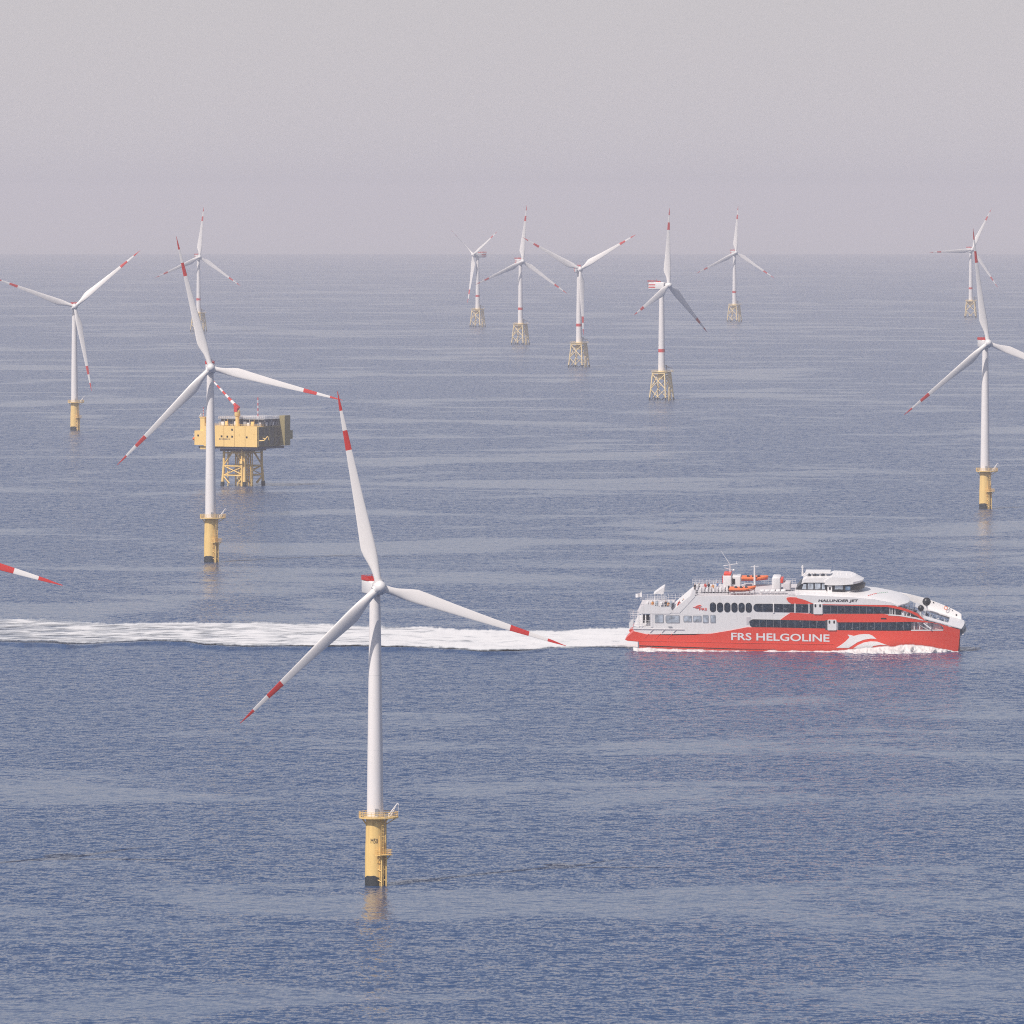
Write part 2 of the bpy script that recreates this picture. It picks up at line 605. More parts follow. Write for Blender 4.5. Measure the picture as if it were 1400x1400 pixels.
def mono_meshes():
    d = {}
    # tower: three tapered cans with thin flanges
    z0, z1 = 20.6, 86.8
    mb = MB()
    prof = []
    for i in range(0, 25):
        t = i / 24
        z = z0 + (z1 - z0) * t
        prof.append((2.5 - 0.9 * t ** 1.15, z))
    mb.lathe(prof, 40)
    d["tower"] = mb.mesh("tower", M_WHITE, True)
    d["flange"] = []
    for t in (0.0, 0.3, 0.64, 0.995):
        mb = MB()
        z = z0 + (z1 - z0) * t
        r = 2.5 - 0.9 * t ** 1.15 + 0.02
        mb.lathe([(r, z - 0.05), (r, z + 0.05)], 40)
        d["flange"].append(mb.mesh("tower_flange", M_HUB))
    mb = MB()
    mb.box((0.5, -2.47, 22.0), (1.0, 0.12, 2.2))
    d["door"] = mb.mesh("tower_door", M_GREY)
    # transition piece
    mb = MB()
    mb.lathe([(3.08, 2.55), (3.05, 9.0), (2.98, 11.0), (2.86, 14.0), (2.78, 20.0)], 40)
    d["tp"] = mb.mesh("transition_piece", M_YEL, True)
    mb = MB()
    n = 40
    pts, fs = [], []
    for j in range(2):
        for k in range(n):
            t = 2 * math.pi * k / n
            wob = 0.0 if j == 0 else 0.35 * math.sin(3.1 * t + 0.8) + 0.18 * math.sin(7 * t)
            pts.append((3.11 * math.cos(t), 3.11 * math.sin(t), -3.0 if j == 0 else 2.75 + wob))
    for k in range(n):
        fs.append((k, (k + 1) % n, n + (k + 1) % n, n + k))
    fs.append(tuple(n + k for k in range(n)))
    mb.add(pts, fs)
    d["growth"] = mb.mesh("splash_zone", M_GROWTH, True)
    # working platform, longer towards the right where the crane stands
    ring = []
    for k in range(28):
        t = 2 * math.pi * k / 28
        x, y = 4.9 * math.cos(t), 4.7 * math.sin(t)
        if x > 0:
            x *= 1.42
        ring.append((x, y))
    mb = MB()
    n = len(ring)
    pts = [(x, y, z) for z in (20.1, 20.5) for (x, y) in ring]
    fs = [(k, (k + 1) % n, n + (k + 1) % n, n + k) for k in range(n)] + [tuple(range(n - 1, -1, -1)), tuple(range(n, 2 * n))]
    mb.add(pts, fs)
    for k in range(0, n, 4):
        x, y = ring[k]
        mb.tube((x * 0.9, y * 0.9, 20.1), (2.6 * x / math.hypot(x, y), 2.6 * y / math.hypot(x, y), 17.8), 0.14, 0.14, 6)
    d["platform"] = mb.mesh("platform", M_YEL)
    mb = MB()
    railing(mb, [(x * 0.985, y * 0.985, 20.5) for (x, y) in ring], 1.5, 0.07, True, 3, True, 0.8)
    d["railing"] = mb.mesh("railing", M_YEL)
    # crane
    mb = MB()
    mb.tube((4.3, -1.2, 20.5), (4.3, -1.2, 21.8), 0.35, 0.3, 10)
    a, b = Vector((4.2, -1.2, 21.2)), Vector((6.7, -1.5, 24.7))
    for s in (-0.3, 0.3):
        mb.tube(a + Vector((0, s, 0)), b, 0.2, 0.12, 6)
        mb.tube(a + Vector((0.5, s, -0.4)), b, 0.14, 0.1, 6)
    mb.add([a + Vector((0, -.28, .1)), a + Vector((0.55, -.3, -0.45)), b + Vector((0.1, 0, -.1)), b + Vector((-.05, 0, .1))], [(0, 1, 2, 3)])
    mb.tube(b, b + Vector((0.35, 0, -0.5)), 0.2, 0.2, 6)
    mb.tube(b + Vector((0.3, 0, -0.4)), (6.9, -1.5, 20.8), 0.05, 0.05, 5)
    d["crane"] = mb.mesh("davit_crane", M_WHITE)
    d["cabinet"] = []
    for (c, sz) in (((-3.8, -1.6, 21.2), (0.8, 0.7, 1.3)), ((3.1, -2.6, 21.0), (0.7, 0.9, 1.0))):
        mb = MB()
        mb.box(c, sz)
        d["cabinet"].append(mb.mesh("cabinet", M_GREY))
    # boat landing on the right front
    az = R(-52)
    e, tdir = Vector((math.cos(az), math.sin(az), 0)), Vector((-math.sin(az), math.cos(az), 0))
    mb = MB()
    for s in (-0.85, 0.85):
        p = e * 4.35 + tdir * s
        mb.tube(p + Vector((0, 0, -2)), p + Vector((0, 0, 9.2)), 0.24, 0.24, 8)
        for z in (1.2, 4.4, 7.6):
            mb.tube(p + Vector((0, 0, z)), e * 2.9 + tdir * s * 1.4 + Vector((0, 0, z + 0.6)), 0.14, 0.14, 6)
    d["boat_landing"] = mb.mesh("boat_landing", M_YEL)
    mb = MB()
    for s in (-0.28, 0.28):
        mb.tube(e * 3.75 + tdir * s + Vector((0, 0, -1)), e * 3.75 + tdir * s + Vector((0, 0, 20.2)), 0.06, 0.06, 5)
    for k in range(52):
        z = -0.8 + k * 0.4
        mb.tube(e * 3.75 - tdir * .28 + Vector((0, 0, z)), e * 3.75 + tdir * .28 + Vector((0, 0, z)), 0.04, 0.04, 4)
    for k in range(8):                                     # safety hoops above the rest platform
        z = 11.5 + k * 1.1
        pts = [e * 3.75 + tdir * (0.42 * math.cos(a)) + e * (0.55 * math.sin(a)) + Vector((0, 0, z)) for a in [math.pi * j / 6 for j in range(7)]]
        mb.path(pts, 0.05, 4)
    d["ladder"] = mb.mesh("ladder", M_YEL)
    mb = MB()
    c = e * 4.2 + Vector((0, 0, 9.3))
    rot = Matrix.Rotation(az, 3, 'Z')
    mb.box(c, (2.6, 4.6, 0.22), rot)
    cs = [rot @ Vector((x, y, 0.1)) + c for (x, y) in ((-1.2, -2.2), (1.2, -2.2), (1.2, 2.2), (-1.2, 2.2))]
    railing(mb, cs, 1.5, 0.06, True, 3, True, 0.7)
    for s in (-1.8, 1.8):
        mb.tube(c + tdir * s + e * 1.0, e * 2.8 + tdir * s * 0.7 + Vector((0, 0, 6.8)), 0.13, 0.13, 6)
    d["rest"] = mb.mesh("rest_platform", M_YEL)
    mb = MB()
    for j, t in enumerate((-62, -20, 5)):
        a = R(t)
        p = Vector((math.cos(a), math.sin(a), 0)) * 3.25
        mb.tube(p + Vector((0, 0, -2)), p + Vector((0, 0, 19.8 if j else 15)), 0.17, 0.17, 8)
    d["jtube"] = mb.mesh("cable_tube", M_YEL)
    # nacelle: long axis y, nose towards -y
    mb = MB()
    rounded_box(mb, -1.95, 1.95, -3.2, 8.6, -2.05, 2.0, 0.45)
    d["nacelle"] = mb.mesh("nacelle", M_HUB, True)
    mb = MB()
    mb.box((0, 4.6, 2.08), (4.0, 7.6, 0.12))
    cs = [(-1.95, 0.9, 2.14), (1.95, 0.9, 2.14), (1.95, 8.35, 2.14), (-1.95, 8.35, 2.14)]
    railing(mb, cs, 1.25, 0.07, True, 2, True, 0.7)
    for i in range(4):
        a, b = Vector(cs[i]), Vector(cs[(i + 1) % 4])
        mid = (a + b) / 2 + Vector((0, 0, 0.46))
        dx, dy = abs(b.x - a.x), abs(b.y - a.y)
        mb.box(mid, (max(dx - .2, 0.06), max(dy - .2, 0.06), 0.72))
    d["winch"] = mb.mesh("winch_deck", M_BAND)
    mb = MB()
    mb.tube((0.7, 1.0, 2.0), (0.7, 1.0, 4.4), 0.06, 0.05, 5)
    mb.tube((-0.7, 1.0, 2.0), (-0.7, 1.0, 4.0), 0.06, 0.05, 5)
    mb.tube((-0.7, 1.0, 3.9), (0.7, 1.0, 3.9), 0.05, 0.05, 5)
    mb.box((0.7, 1.0, 4.4), (0.3, 0.3, 0.3))
    d["mast"] = mb.mesh("weather_mast", M_DARK)
    # hub: spinner with three collars, axis y, apex towards -y, origin at rotor centre
    mb = MB()
    prof = [(0.25, -2.6), (0.9, -2.4), (1.45, -1.9), (1.8, -1.1), (1.9, 0.0), (1.85, 1.0), (1.65, 1.9)]
    rotm = Matrix.Rotation(R(-90), 3, 'X')
    tmp = MB()
    tmp.lathe(prof, 28)
    mb.add([rotm @ Vector((x, y, z)) for (x, y, z) in tmp.v], tmp.f)
    mb.v = [(x, (y if abs(y) > 9 else y), z) for (x, y, z) in mb.v]
    for k in range(3):
        q = Matrix.Rotation(R(120 * k), 3, 'Y')
        mb.tube((0, 0, 0), q @ Vector((0, 0, 2.15)), 1.28, 1.24, 20)
    d["hub"] = mb.mesh("hub", M_HUB, True)
    d["blade"] = blade_mesh(60.0, 4.6, 1.15, "blade")
    return d


def jacket_meshes():
    d = {}
    z0, z1 = 24.6, 93.0
    mb = MB()
    mb.lathe([(2.95 - 0.95 * (i / 20) ** 1.2, z0 + (z1 - z0) * i / 20) for i in range(21)], 32)
    d["tower"] = mb.mesh("tower", M_WHITE, True)
    t = (41.2 - z0) / (z1 - z0)
    rr = 2.95 - 0.95 * t ** 1.2 + 0.03
    mb = MB()
    mb.lathe([(rr, 40.2), (rr - 0.03, 43.0)], 32)
    d["band"] = mb.mesh("red_band", M_BAND, True)
    # lattice jacket
    zt, zb = 23.0, -4.0

    def leg(i, z):
        h = 5.6 + (7.6 - 5.6) * (zt - z) / (zt - 0.0)
        sx, sy = ((-1, -1), (1, -1), (1, 1), (-1, 1))[i]
        return Vector((sx * h, sy * h, z))
    legs = []
    for i in range(4):
        mb = MB()
        mb.tube(leg(i, 2.2), leg(i, zt), 0.62, 0.62, 10)
        legs.append(mb.mesh("jacket_leg", M_CREAM, True))
    d["legs"] = legs
    foots = []
    for i in range(4):
        mb = MB()
        mb.tube(leg(i, zb), leg(i, 2.3), 0.75, 0.75, 10)
        foots.append(mb.mesh("splash_zone", M_GROWTH, True))
    d["foots"] = foots
    braces, stubs = [], []
    for i in range(4):
        j = (i + 1) % 4
        mb = MB()
        mb.tube(leg(i, 9.6), leg(j, 21.6), 0.38, 0.38, 8)
        mb.tube(leg(j, 9.6), leg(i, 21.6), 0.38, 0.38, 8)
        m2 = MB()
        for (a, b) in ((i, j), (j, i)):
            A, B = leg(a, 9.2), leg(b, -4.0)
            k = (9.2 - 2.2) / 13.2
            C = A.lerp(B, k)
            mb.tube(A, C, 0.3, 0.3, 8)
            m2.tube(C, B, 0.4, 0.4, 8)
        braces.append(mb.mesh("cross_brace", M_CREAM, True))
        stubs.append(m2.mesh("brace_foot", M_GROWTH, True))
    d["braces"], d["stubs"] = braces, stubs
    # top node: girders tapering into the tower, work deck
    mb = MB()
    mb.box((0, 0, 22.9), (12.0, 12.0, 1.2))
    mb.lathe([(2.6, 17.5), (3.3, 20.5), (3.1, 24.6)], 20)
    for i in range(4):
        mb.tube(leg(i, 21.8), (0, 0, 18.6), 0.5, 0.7, 8)
    d["node"] = mb.mesh("transition_node", M_CREAM, False)
    mb = MB()
    mb.box((0.6, 0, 23.75), (14.6, 13.4, 0.3))
    cs = [(-6.6, -6.6, 23.9), (7.8, -6.6, 23.9), (7.8, 6.6, 23.9), (-6.6, 6.6, 23.9)]
    railing(mb, cs, 1.4, 0.07, True, 2, True, 1.6)
    d["deck"] = mb.mesh("deck", M_CREAM)
    mb = MB()
    mb.tube((5.6, -2.5, 23.9), (5.6, -2.5, 29.0), 0.42, 0.36, 8)
    mb.tube((5.6, -2.5, 28.6), (12.2, -4.2, 27.0), 0.34, 0.26, 6)
    mb.tube((5.6, -2.5, 27.0), (9.0, -3.4, 27.8), 0.16, 0.16, 6)
    mb.box((5.6, -2.5, 29.2), (1.1, 0.9, 0.9))
    d["crane"] = mb.mesh("davit_crane", M_DARK)
    mb = MB()
    for k in range(3):
        mb.tube((7.9, -2.2 + 2.1 * k, -3), (6.8, -1.6 + 1.9 * k, 22.6), 0.32, 0.32, 8)
    mb.box((7.2, -0.8, 10.2), (2.2, 5.6, 0.35))
    for s in (-1.2, 1.2):
        mb.tube((9.0, s - 3, -3), (8.5, s - 3, 11), 0.28, 0.28, 8)
    for k in range(8):
        mb.box((8.1, 1.2, 2.4 + k * 2.5), (0.3, 0.9, 0.2))
    d["landing"] = mb.mesh("boat_landing", M_CREAM)
    # nacelle
    mb = MB()
    rounded_box(mb, -2.9, 2.9, -3.6, 11.6, -3.1, 3.2, 0.8)
    d["nacelle"] = mb.mesh("nacelle", M_HUB, True)
    mb = MB()
    for z in (-1.1, 0.95):
        for s in (-1, 1):
            mb.box((s * 2.925, 7.9, z), (0.05, 6.6, 0.95))
        mb.box((0, 11.62, z), (4.6, 0.06, 0.95))
    d["stripe"] = mb.mesh("red_stripe", M_BAND)
    mb = MB()
    mb.box((0, 9.2, 3.3), (5.6, 5.8, 0.16))
    cs = [(-2.8, 6.4, 3.36), (2.8, 6.4, 3.36), (2.8, 12.6, 3.36), (-2.8, 12.6, 3.36)]
    railing(mb, cs, 1.3, 0.1, True, 2, True, 1.0)
    mb.box((0, 12.3, 3.3), (5.6, 0.5, 0.16))
    for x in (-1.6, 1.6):
        mb.box((x, 3.0, 3.6), (1.0, 1.6, 0.9))
    mb.tube((0, 5.2, 3.2), (0, 5.2, 6.0), 0.1, 0.08, 6)
    d["winch"] = mb.mesh("winch_deck", M_BAND)
    mb = MB()
    mb.box((0, 12.0, 0.4), (4.4, 0.9, 4.6))
    d["cooler"] = mb.mesh("cooler", M_DARK)
    mb = MB()
    prof = [(0.3, -3.1), (1.2, -2.8), (1.9, -2.0), (2.35, -0.9), (2.4, 0.4), (2.3, 1.4), (2.1, 2.3)]
    tmp = MB()
    tmp.lathe(prof, 24)
    rotm = Matrix.Rotation(R(-90), 3, 'X')
    mb.add([rotm @ Vector(p) for p in tmp.v], tmp.f)
    for k in range(3):
        q = Matrix.Rotation(R(120 * k), 3, 'Y')
        mb.tube((0, 0, 0), q @ Vector((0, 0, 2.7)), 1.6, 1.5, 18)
    d["hub"] = mb.mesh("hub", M_HUB, True)
    d["blade"] = blade_mesh(63.0, 6.2, 1.5, "blade")
    return d


def flip_hub(me):
    """the lathe's local z ran along -y; make sure the apex looks to -y"""
    ys = [v.co.y for v in me.vertices if math.hypot(v.co.x, v.co.z) < 0.6]
    if ys and sum(ys) / len(ys) > 0:
        for v in me.vertices:
            v.co.y = -v.co.y
        me.flip_normals()


TILT = R(5)


def turbine(kind, px, py, hub_py, yaw, theta, label, found_rot=0.0, pitch=8.0, text=None, group=None, scale=None, bs=1.04):
    d = cached(kind, mono_meshes if kind == "mono" else jacket_meshes)
    p = sea_point(px, py)
    hub_h = 89.0 if kind == "mono" else 96.0
    s = scale if scale else (py - hub_py) / px_per_m(p) / hub_h
    root = empty("wind_turbine", Matrix.Translation(p) @ Matrix.Scale(s, 4))
    tag(root, label, "wind turbine", group)
    FR = Matrix.Rotation(R(found_rot), 4, 'Z')
    if kind == "mono":
        link("tower", d["tower"], root)
        for fl in d["flange"]:
            link("tower_flange", fl, root)
        link("tower_door", d["door"], root, FR)
        tp = link("transition_piece", d["tp"], root, FR)
        link("splash_zone", d["growth"], tp)
        link("cable_tube", d["jtube"], tp)
        pf = link("platform", d["platform"], root, FR)
        link("railing", d["railing"], pf)
        link("davit_crane", d["crane"], root, FR)
        for cb in d["cabinet"]:
            link("cabinet", cb, pf)
        bl = link("boat_landing", d["boat_landing"], root, FR)
        link("ladder", d["ladder"], bl)
        link("rest_platform", d["rest"], bl)
        over, zc = 5.4, 89.0
    else:
        link("tower", d["tower"], root)
        link("red_band", d["band"], root)
        jk = empty("lattice_jacket", FR)
        jk.parent = root
        for i in range(4):
            link("jacket_leg", d["legs"][i], jk)
            link("splash_zone", d["foots"][i], jk)
            link("cross_brace", d["braces"][i], jk)
            link("brace_foot", d["stubs"][i], jk)
        link("transition_node", d["node"], jk)
        link("boat_landing", d["landing"], jk)
        link("deck", d["deck"], root, FR)
        link("davit_crane", d["crane"], root, FR)
        over, zc = 7.0, 96.0
    Y = Matrix.Translation((0, 0, zc)) @ Matrix.Rotation(R(yaw), 4, 'Z')
    na = link("nacelle", d["nacelle"], root, Y)
    link("winch_deck", d["winch"], na)
    if kind == "mono":
        link("weather_mast", d["mast"], na)
    else:
        link("red_stripe", d["stripe"], na)
        link("cooler", d["cooler"], na)
    H = Y @ Matrix.Rotation(TILT, 4, 'X').inverted() @ Matrix.Translation((0, -over, 0))
    link("hub", d["hub"], root, H)
    for k in range(3):
        pk = pitch[k] if isinstance(pitch, (list, tuple)) else pitch
        B = H @ Matrix.Rotation(R(theta + 120 * k), 4, 'Y') @ Matrix.Rotation(R(-pk), 4, 'Z') @ Matrix.Scale(bs, 4)
        link("blade", d["blade"], root, B)
    if text:
        def onpile(u, v, a0=-116, a1=-74, zb=12.7, zt=14.2, r=2.965):
            a = R(a0 + (a1 - a0) * u)
            return (r * math.cos(a), r * math.sin(a), zb + (zt - zb) * v)
        link("lettering", text_mapped("lettering", text, M_LETTERD, onpile, 0.0), tp)

        def onnac(u, v):
            return (-1.962, 4.2 - 3.0 * u, -0.4 + 1.0 * v)
    return root


for me_kind, fn in (("mono", mono_meshes), ("jacket", jacket_meshes)):
    flip_hub(cached(me_kind, fn)["hub"])

GM, GJ = "turbines on yellow monopiles", "turbines on lattice jackets"
t1 = turbine("mono", 513, 1210, 803, 16, -11.5, "large white wind turbine in the foreground on a yellow pile marked M50", 0, 8, "M50", GM, None, 0.995)
turbine("mono", 288, 768.5, 504, 5, -15.5, "wind turbine whose tower stands in front of the yellow substation platform", 6, (-24, 8, 8), None, GM)
turbine("mono", 1346.5, 695.5, 470, 13, -8, "wind turbine on a yellow pile at the right edge, above the ferry", 0, (-20, 8, 8), None, GM)
turbine("mono", 102, 588.5, 420, 8, 50, "wind turbine on a yellow pile at the far left, two blades raised in a V", 8, 8, None, GM)
turbine("mono", -252, 1203, 0, 10, 107, "wind turbine out of frame at left, only its red and white blade tip showing", 0, 8, None, GM, 1.0)
turbine("jacket", 653, 447, 349, -56, 62, "lattice footed wind turbine facing left, leftmost of the distant central group", -28, (12, 12, 42), None, GJ)
turbine("jacket", 711.5, 471, 358, 20, 6, "distant lattice footed wind turbine, second from the left of the central group", -28, 8, None, GJ)
turbine("jacket", 791.5, 502, 369, 10, 59, "distant lattice footed wind turbine with two blades raised and one hanging along its tower", -28, 8, None, GJ)
turbine("jacket", 904.5, 547, 391, 56, 7, "nearest lattice footed wind turbine, turned right with a red striped nacelle and one dark blade", -28, (32, -34, -25), None, GJ)
turbine("jacket", 1004, 440, 346, 14, 4, "small distant lattice footed wind turbine, rightmost of the central group", -28, 8, None, GJ)
turbine("jacket", 1327, 434, 342, 14, 27, "farthest wind turbine at right, behind the raised blade of a nearer one", -10, 8, None, GJ)
turbine("jacket", 271.5, 453, 352, 14, 6, "distant wind turbine at left, its foot hidden behind a nearer blade", -28, 8, None, GJ)


# ------------------------------------------------------------------ substation platform
def substation():
    c = sea_point(336, 664)
    s = px_per_m(c)
    psi = 30.0
    root = empty("offshore_substation", Matrix.Translation(c) @ Matrix.Rotation(R(-psi), 4, 'Z'))
    tag(root, "boxy yellow substation platform on a lattice jacket with a red and white crane", "platform")
    # local frame: -y is the sunlit long face, +x the shaded end.  ux(px) places a column of the photo on the long face
    cs_, sn_ = math.cos(R(psi)), math.sin(R(psi))

    def ux(px, y):            # local x that shows in column px when the local depth is y
        return ((px - 336) / s - y * sn_) / cs_

    def uz(py):
        return (664 - py) / s
    x1, y0 = ux(354, -15.0), -15.0
    W = 30.0
    y1 = y0 + W
    zb, zt = 23.2, 35.2
    # jacket: 2 x 3 legs
    lx = [ux(306.5, -8.5), ux(335.0, -8.5)]
    LX = [lx[0], lx[1]]
    LY = [-8.5, 10.5]
    zj = 20.8

    def leg(i, j, z):
        f = 1 + 0.09 * max(0.0, (13 - z)) / 13
        cx, cy = sum(LX) / 2, sum(LY) / 2
        return Vector((cx + (LX[i] - cx) * f, cy + (LY[j] - cy) * f, z))
    for i in range(2):
        for j in range(2):
            mb = MB()
            mb.tube(leg(i, j, 2.4), leg(i, j, 13), 0.85, 0.75, 10)
            mb.tube(leg(i, j, 13), leg(i, j, zj + 1), 0.75, 0.75, 10)
            lg = link("jacket_leg", mb.mesh("jacket_leg", M_YEL2, True), root)
            mb = MB()
            mb.tube(leg(i, j, -5), leg(i, j, 2.5), 1.25, 1.15, 10)
            link("splash_zone", mb.mesh("splash_zone", M_GROWTH, True), lg)
    sides = [((0, 0), (1, 0)), ((1, 0), (1, 1)), ((1, 1), (0, 1)), ((0, 1), (0, 0))]
    for (a, b) in sides:
        mb = MB()
        for z in (6.2, 11.6):
            mb.tube(leg(*a, z), leg(*b, z), 0.42, 0.42, 8)
        top = (leg(*a, zj + .5) + leg(*b, zj + .5)) / 2
        mb.tube(leg(*a, 12), top, 0.4, 0.4, 8)
        mb.tube(leg(*b, 12), top, 0.4, 0.4, 8)
        mid = (leg(*a, 0) + leg(*b, 0)) / 2
        mb.tube(leg(*a, 6), mid + (leg(*a, 0) - mid) * 0.35 + Vector((0, 0, 1.5)), 0.38, 0.38, 8)
        mb.tube(leg(*b, 6), mid + (leg(*b, 0) - mid) * 0.35 + Vector((0, 0, 1.5)), 0.38, 0.38, 8)
        mb.tube(leg(*a, 6.2), leg(*b, 11.6), 0.3, 0.3, 8)
        mb.tube(leg(*b, 6.2), leg(*a, 11.6), 0.3, 0.3, 8)
        mb.tube(leg(*a, zj - 1.5), leg(*b, zj - 1.5), 0.35, 0.35, 8)
        link("brace_frame", mb.mesh("brace_frame", M_YEL2, True), root)
    for k in range(13):
        mb = MB()
        x = LX[0] + 1.5 + (LX[1] - LX[0] - 3.0) * (k / 12)
        y = LY[0] + 2 + (k * 37 % 15)
        mb.tube((x, y, -4), (x, y, zj + 1.5), 0.4, 0.4, 8)
        link("cable_tube", mb.mesh("cable_tube", M_YEL2 if k % 3 else M_CREAM, True), root)
    mb = MB()
    mb.tube((LX[1] - .8, LY[0] - 1.4, -3), (LX[1] - .8, LY[0] - 1.4, zb), 0.5, 0.5, 10)
    mb.box((LX[1] - .8, LY[0] - 1.8, 14.0), (1.8, 1.6, 1.6))
    link("caisson", mb.mesh("caisson", M_YEL2), root)
    mb = MB()
    for k in range(2):
        mb.tube((LX[1] + 2.2, LY[0] + 4 + 1.6 * k, -3), (LX[1] + 2.0, LY[0] + 4 + 1.6 * k, 12), 0.3, 0.3, 8)
    for k in range(14):
        mb.box((LX[1] + 2.1, LY[0] + 4.8, 0.5 + 0.8 * k), (0.1, 1.6, 0.12))
    link("boat_landing", mb.mesh("boat_landing", M_YEL2), root)
    # under-deck
    xl = ux(266, y0)
    mb = MB()
    mb.box(((LX[0] - 1 + LX[1] + 1.5) / 2, 1.0, zj + 0.9), (LX[1] - LX[0] + 4, 22, 2.6))
    for k in range(9):
        x = ux(288, 0) + (x1 - ux(288, 0)) * k / 8
        mb.box((x, 0, zb - 0.62), (0.5, W - 3, 1.1))
    mb.box(((ux(291, y0) + x1) / 2, y0 + 1.0, zb - 0.7), (x1 - ux(291, y0), 0.6, 1.2))
    mb.box(((ux(291, y0) + x1) / 2, y1 - 1.0, zb - 0.7), (x1 - ux(291, y0), 0.6, 1.2))
    link("underdeck_girder", mb.mesh("underdeck_girder", M_NAVY), root)
    # main block core
    xa = ux(279, y0)
    mb = MB()
    mb.box(((xa + x1) / 2, (y0 + y1) / 2 + 0.3, (zb + zt) / 2), (x1 - xa - 0.5, W - 0.6, zt - zb - 0.3))
    core = link("deck_house", mb.mesh("deck_house", M_YEL2), root)
    # cladding panels on the long face, one by one with open joints
    edges = [279, 293, 307.5, 322, 337, 354]
    for a, b in zip(edges[:-1], edges[1:]):
        mb = MB()
        xa_, xb_ = ux(a, y0), ux(b, y0)
        mb.box(((xa_ + xb_) / 2, y0, (zb + zt) / 2), (xb_ - xa_ - 0.22, 0.55, zt - zb))
        link("wall_panel", mb.mesh("wall_panel", M_YEL2), root)
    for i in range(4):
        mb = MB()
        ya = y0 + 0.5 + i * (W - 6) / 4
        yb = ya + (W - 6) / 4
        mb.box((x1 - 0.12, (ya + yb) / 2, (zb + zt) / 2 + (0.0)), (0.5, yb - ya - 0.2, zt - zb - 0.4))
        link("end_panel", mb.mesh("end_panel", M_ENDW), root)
        for zz in (zb + 0.6, (zb + zt) / 2, zt - 0.6):
            mb = MB()
            mb.box((x1 + 0.3, (ya + yb) / 2, zz), (0.3, yb - ya - 0.6, 0.35))
            link("frame_beam", mb.mesh("frame_beam", M_OLIVE_SHADED), root)
        mb = MB()
        mb.box((x1 + 0.3, ya + 0.1, (zb + zt) / 2), (0.35, 0.4, zt - zb - 0.6))
        link("frame_post", mb.mesh("frame_post", M_OLIVE_SHADED), root)
        mb = MB()
        mb.tube((x1 + 0.35, ya + 0.4, zb + 0.8), (x1 + 0.35, yb - 0.4, (zb + zt) / 2 - .3), 0.14, 0.14, 6)
        link("frame_brace", mb.mesh("frame_brace", M_GREY), root)
    for (px, py) in ((318.7, 586), (304, 595.3), (312, 595.5), (318.7, 595.5), (339, 596.0)):
        mb = MB()
        mb.box((ux(px, y0 - .3), y0 - 0.3, uz(py) - 0.15), (1.05, 0.3, 1.05))
        link("porthole", mb.mesh("porthole", M_BLACK), root)
    for (px, py) in ((328.5, 593), (349, 592)):
        mb = MB()
        mb.box((ux(px, y0 - .3), y0 - 0.29, uz(py)), (0.6, 0.2, 0.6))
        link("vent", mb.mesh("vent", M_YEL), root)
    mb = MB()
    for k in range(9):
        mb.box((ux(301 + k * 1.7, y0 - .28), y0 - 0.285, uz(599.4)), (0.42 if k % 3 else 0.6, 0.03, 0.75))
    link("lettering", mb.mesh("lettering", M_DARK), root)
    # left side steps
    mb = MB()
    xA, xB, xC = ux(266, y0), ux(272.5, y0), ux(279, y0)
    mb.box(((xA + xC) / 2, y0 + 7, (zb + uz(590)) / 2 + 0.6), (xC - xA, 14, uz(590) - zb))
    link("side_house", mb.mesh("side_house", M_YEL2), root)
    mb = MB()
    mb.box(((xB + xC) / 2, y0 + 5, uz(580)), (xC - xB - .1, 8, uz(571) - uz(589)))
    mb.box(((xB + xC) / 2, y0 + 5, uz(570.4)), (xC - xB + .5, 8.6, 0.5))
    link("stair_tower", mb.mesh("stair_tower", M_YEL2), root)
    mb = MB()
    mb.box((ux(271, y0 - .2), y0 - 0.1, uz(595)), (0.95, 0.3, 0.95))
    link("porthole", mb.mesh("porthole", M_BLACK), root)
    mb = MB()
    mb.box(((xa + xC) / 2 - 1, y0 + 6, zb - 1.0), (5, 9, 1.8))
    link("side_bracket", mb.mesh("side_bracket", M_YEL), root)
    # lifeboat at the left end
    lb = MB()
    lb.sphere((0, 0, 0), 1.0, 14, 8, 0, (3.6, 1.5, 1.35))
    lb.box((0.2, 0, 1.2), (2.2, 1.4, 0.9))
    lbo = link("lifeboat", lb.mesh("lifeboat", M_ORANGE, True), None,
               Matrix.Translation(root.matrix_basis @ Vector((xA - 1.6, y0 + 4.5, uz(600)))) @ Matrix.Rotation(R(-psi + 90), 4, 'Z') @ Matrix.Scale(1.0, 4))
    tag(lbo, "orange lifeboat hung from the left end of the yellow substation", "lifeboat")
    mb = MB()
    for yy in (2.6, 6.4):
        mb.tube((xA, y0 + yy, uz(593)), (xA - 2.4, y0 + yy, uz(594)), 0.2, 0.2, 6)
        mb.tube((xA - 1.6, y0 + yy, uz(594)), (xA - 1.6, y0 + yy, uz(597.5)), 0.1, 0.1, 6)
        mb.tube((xA, y0 + yy, uz(605)), (xA - 2.6, y0 + yy, uz(602.6)), 0.2, 0.2, 6)
    link("lifeboat_davit", mb.mesh("lifeboat_davit", M_WHITE), root)
    # roof deck: dark equipment storey under a railed slab
    xr0, xr1 = ux(291, y0 + 2), x1 - 0.4
    zr = zt + 3.9
    mb = MB()
    mb.box(((xr0 + xr1) / 2, 4.6, zt + 1.9), (xr1 - xr0 - 1.5, 19, 3.5))
    eq = link("equipment_room", mb.mesh("equipment_room", M_NAVY), root)
    mb = MB()
    mb.box(((xr0 + xr1) / 2, 4.0, zr), (xr1 - xr0, 21.5, 0.35))
    rd = link("roof_deck", mb.mesh("roof_deck", M_GREY), root)
    mb = MB()
    ya, yb = -6.6, 14.6
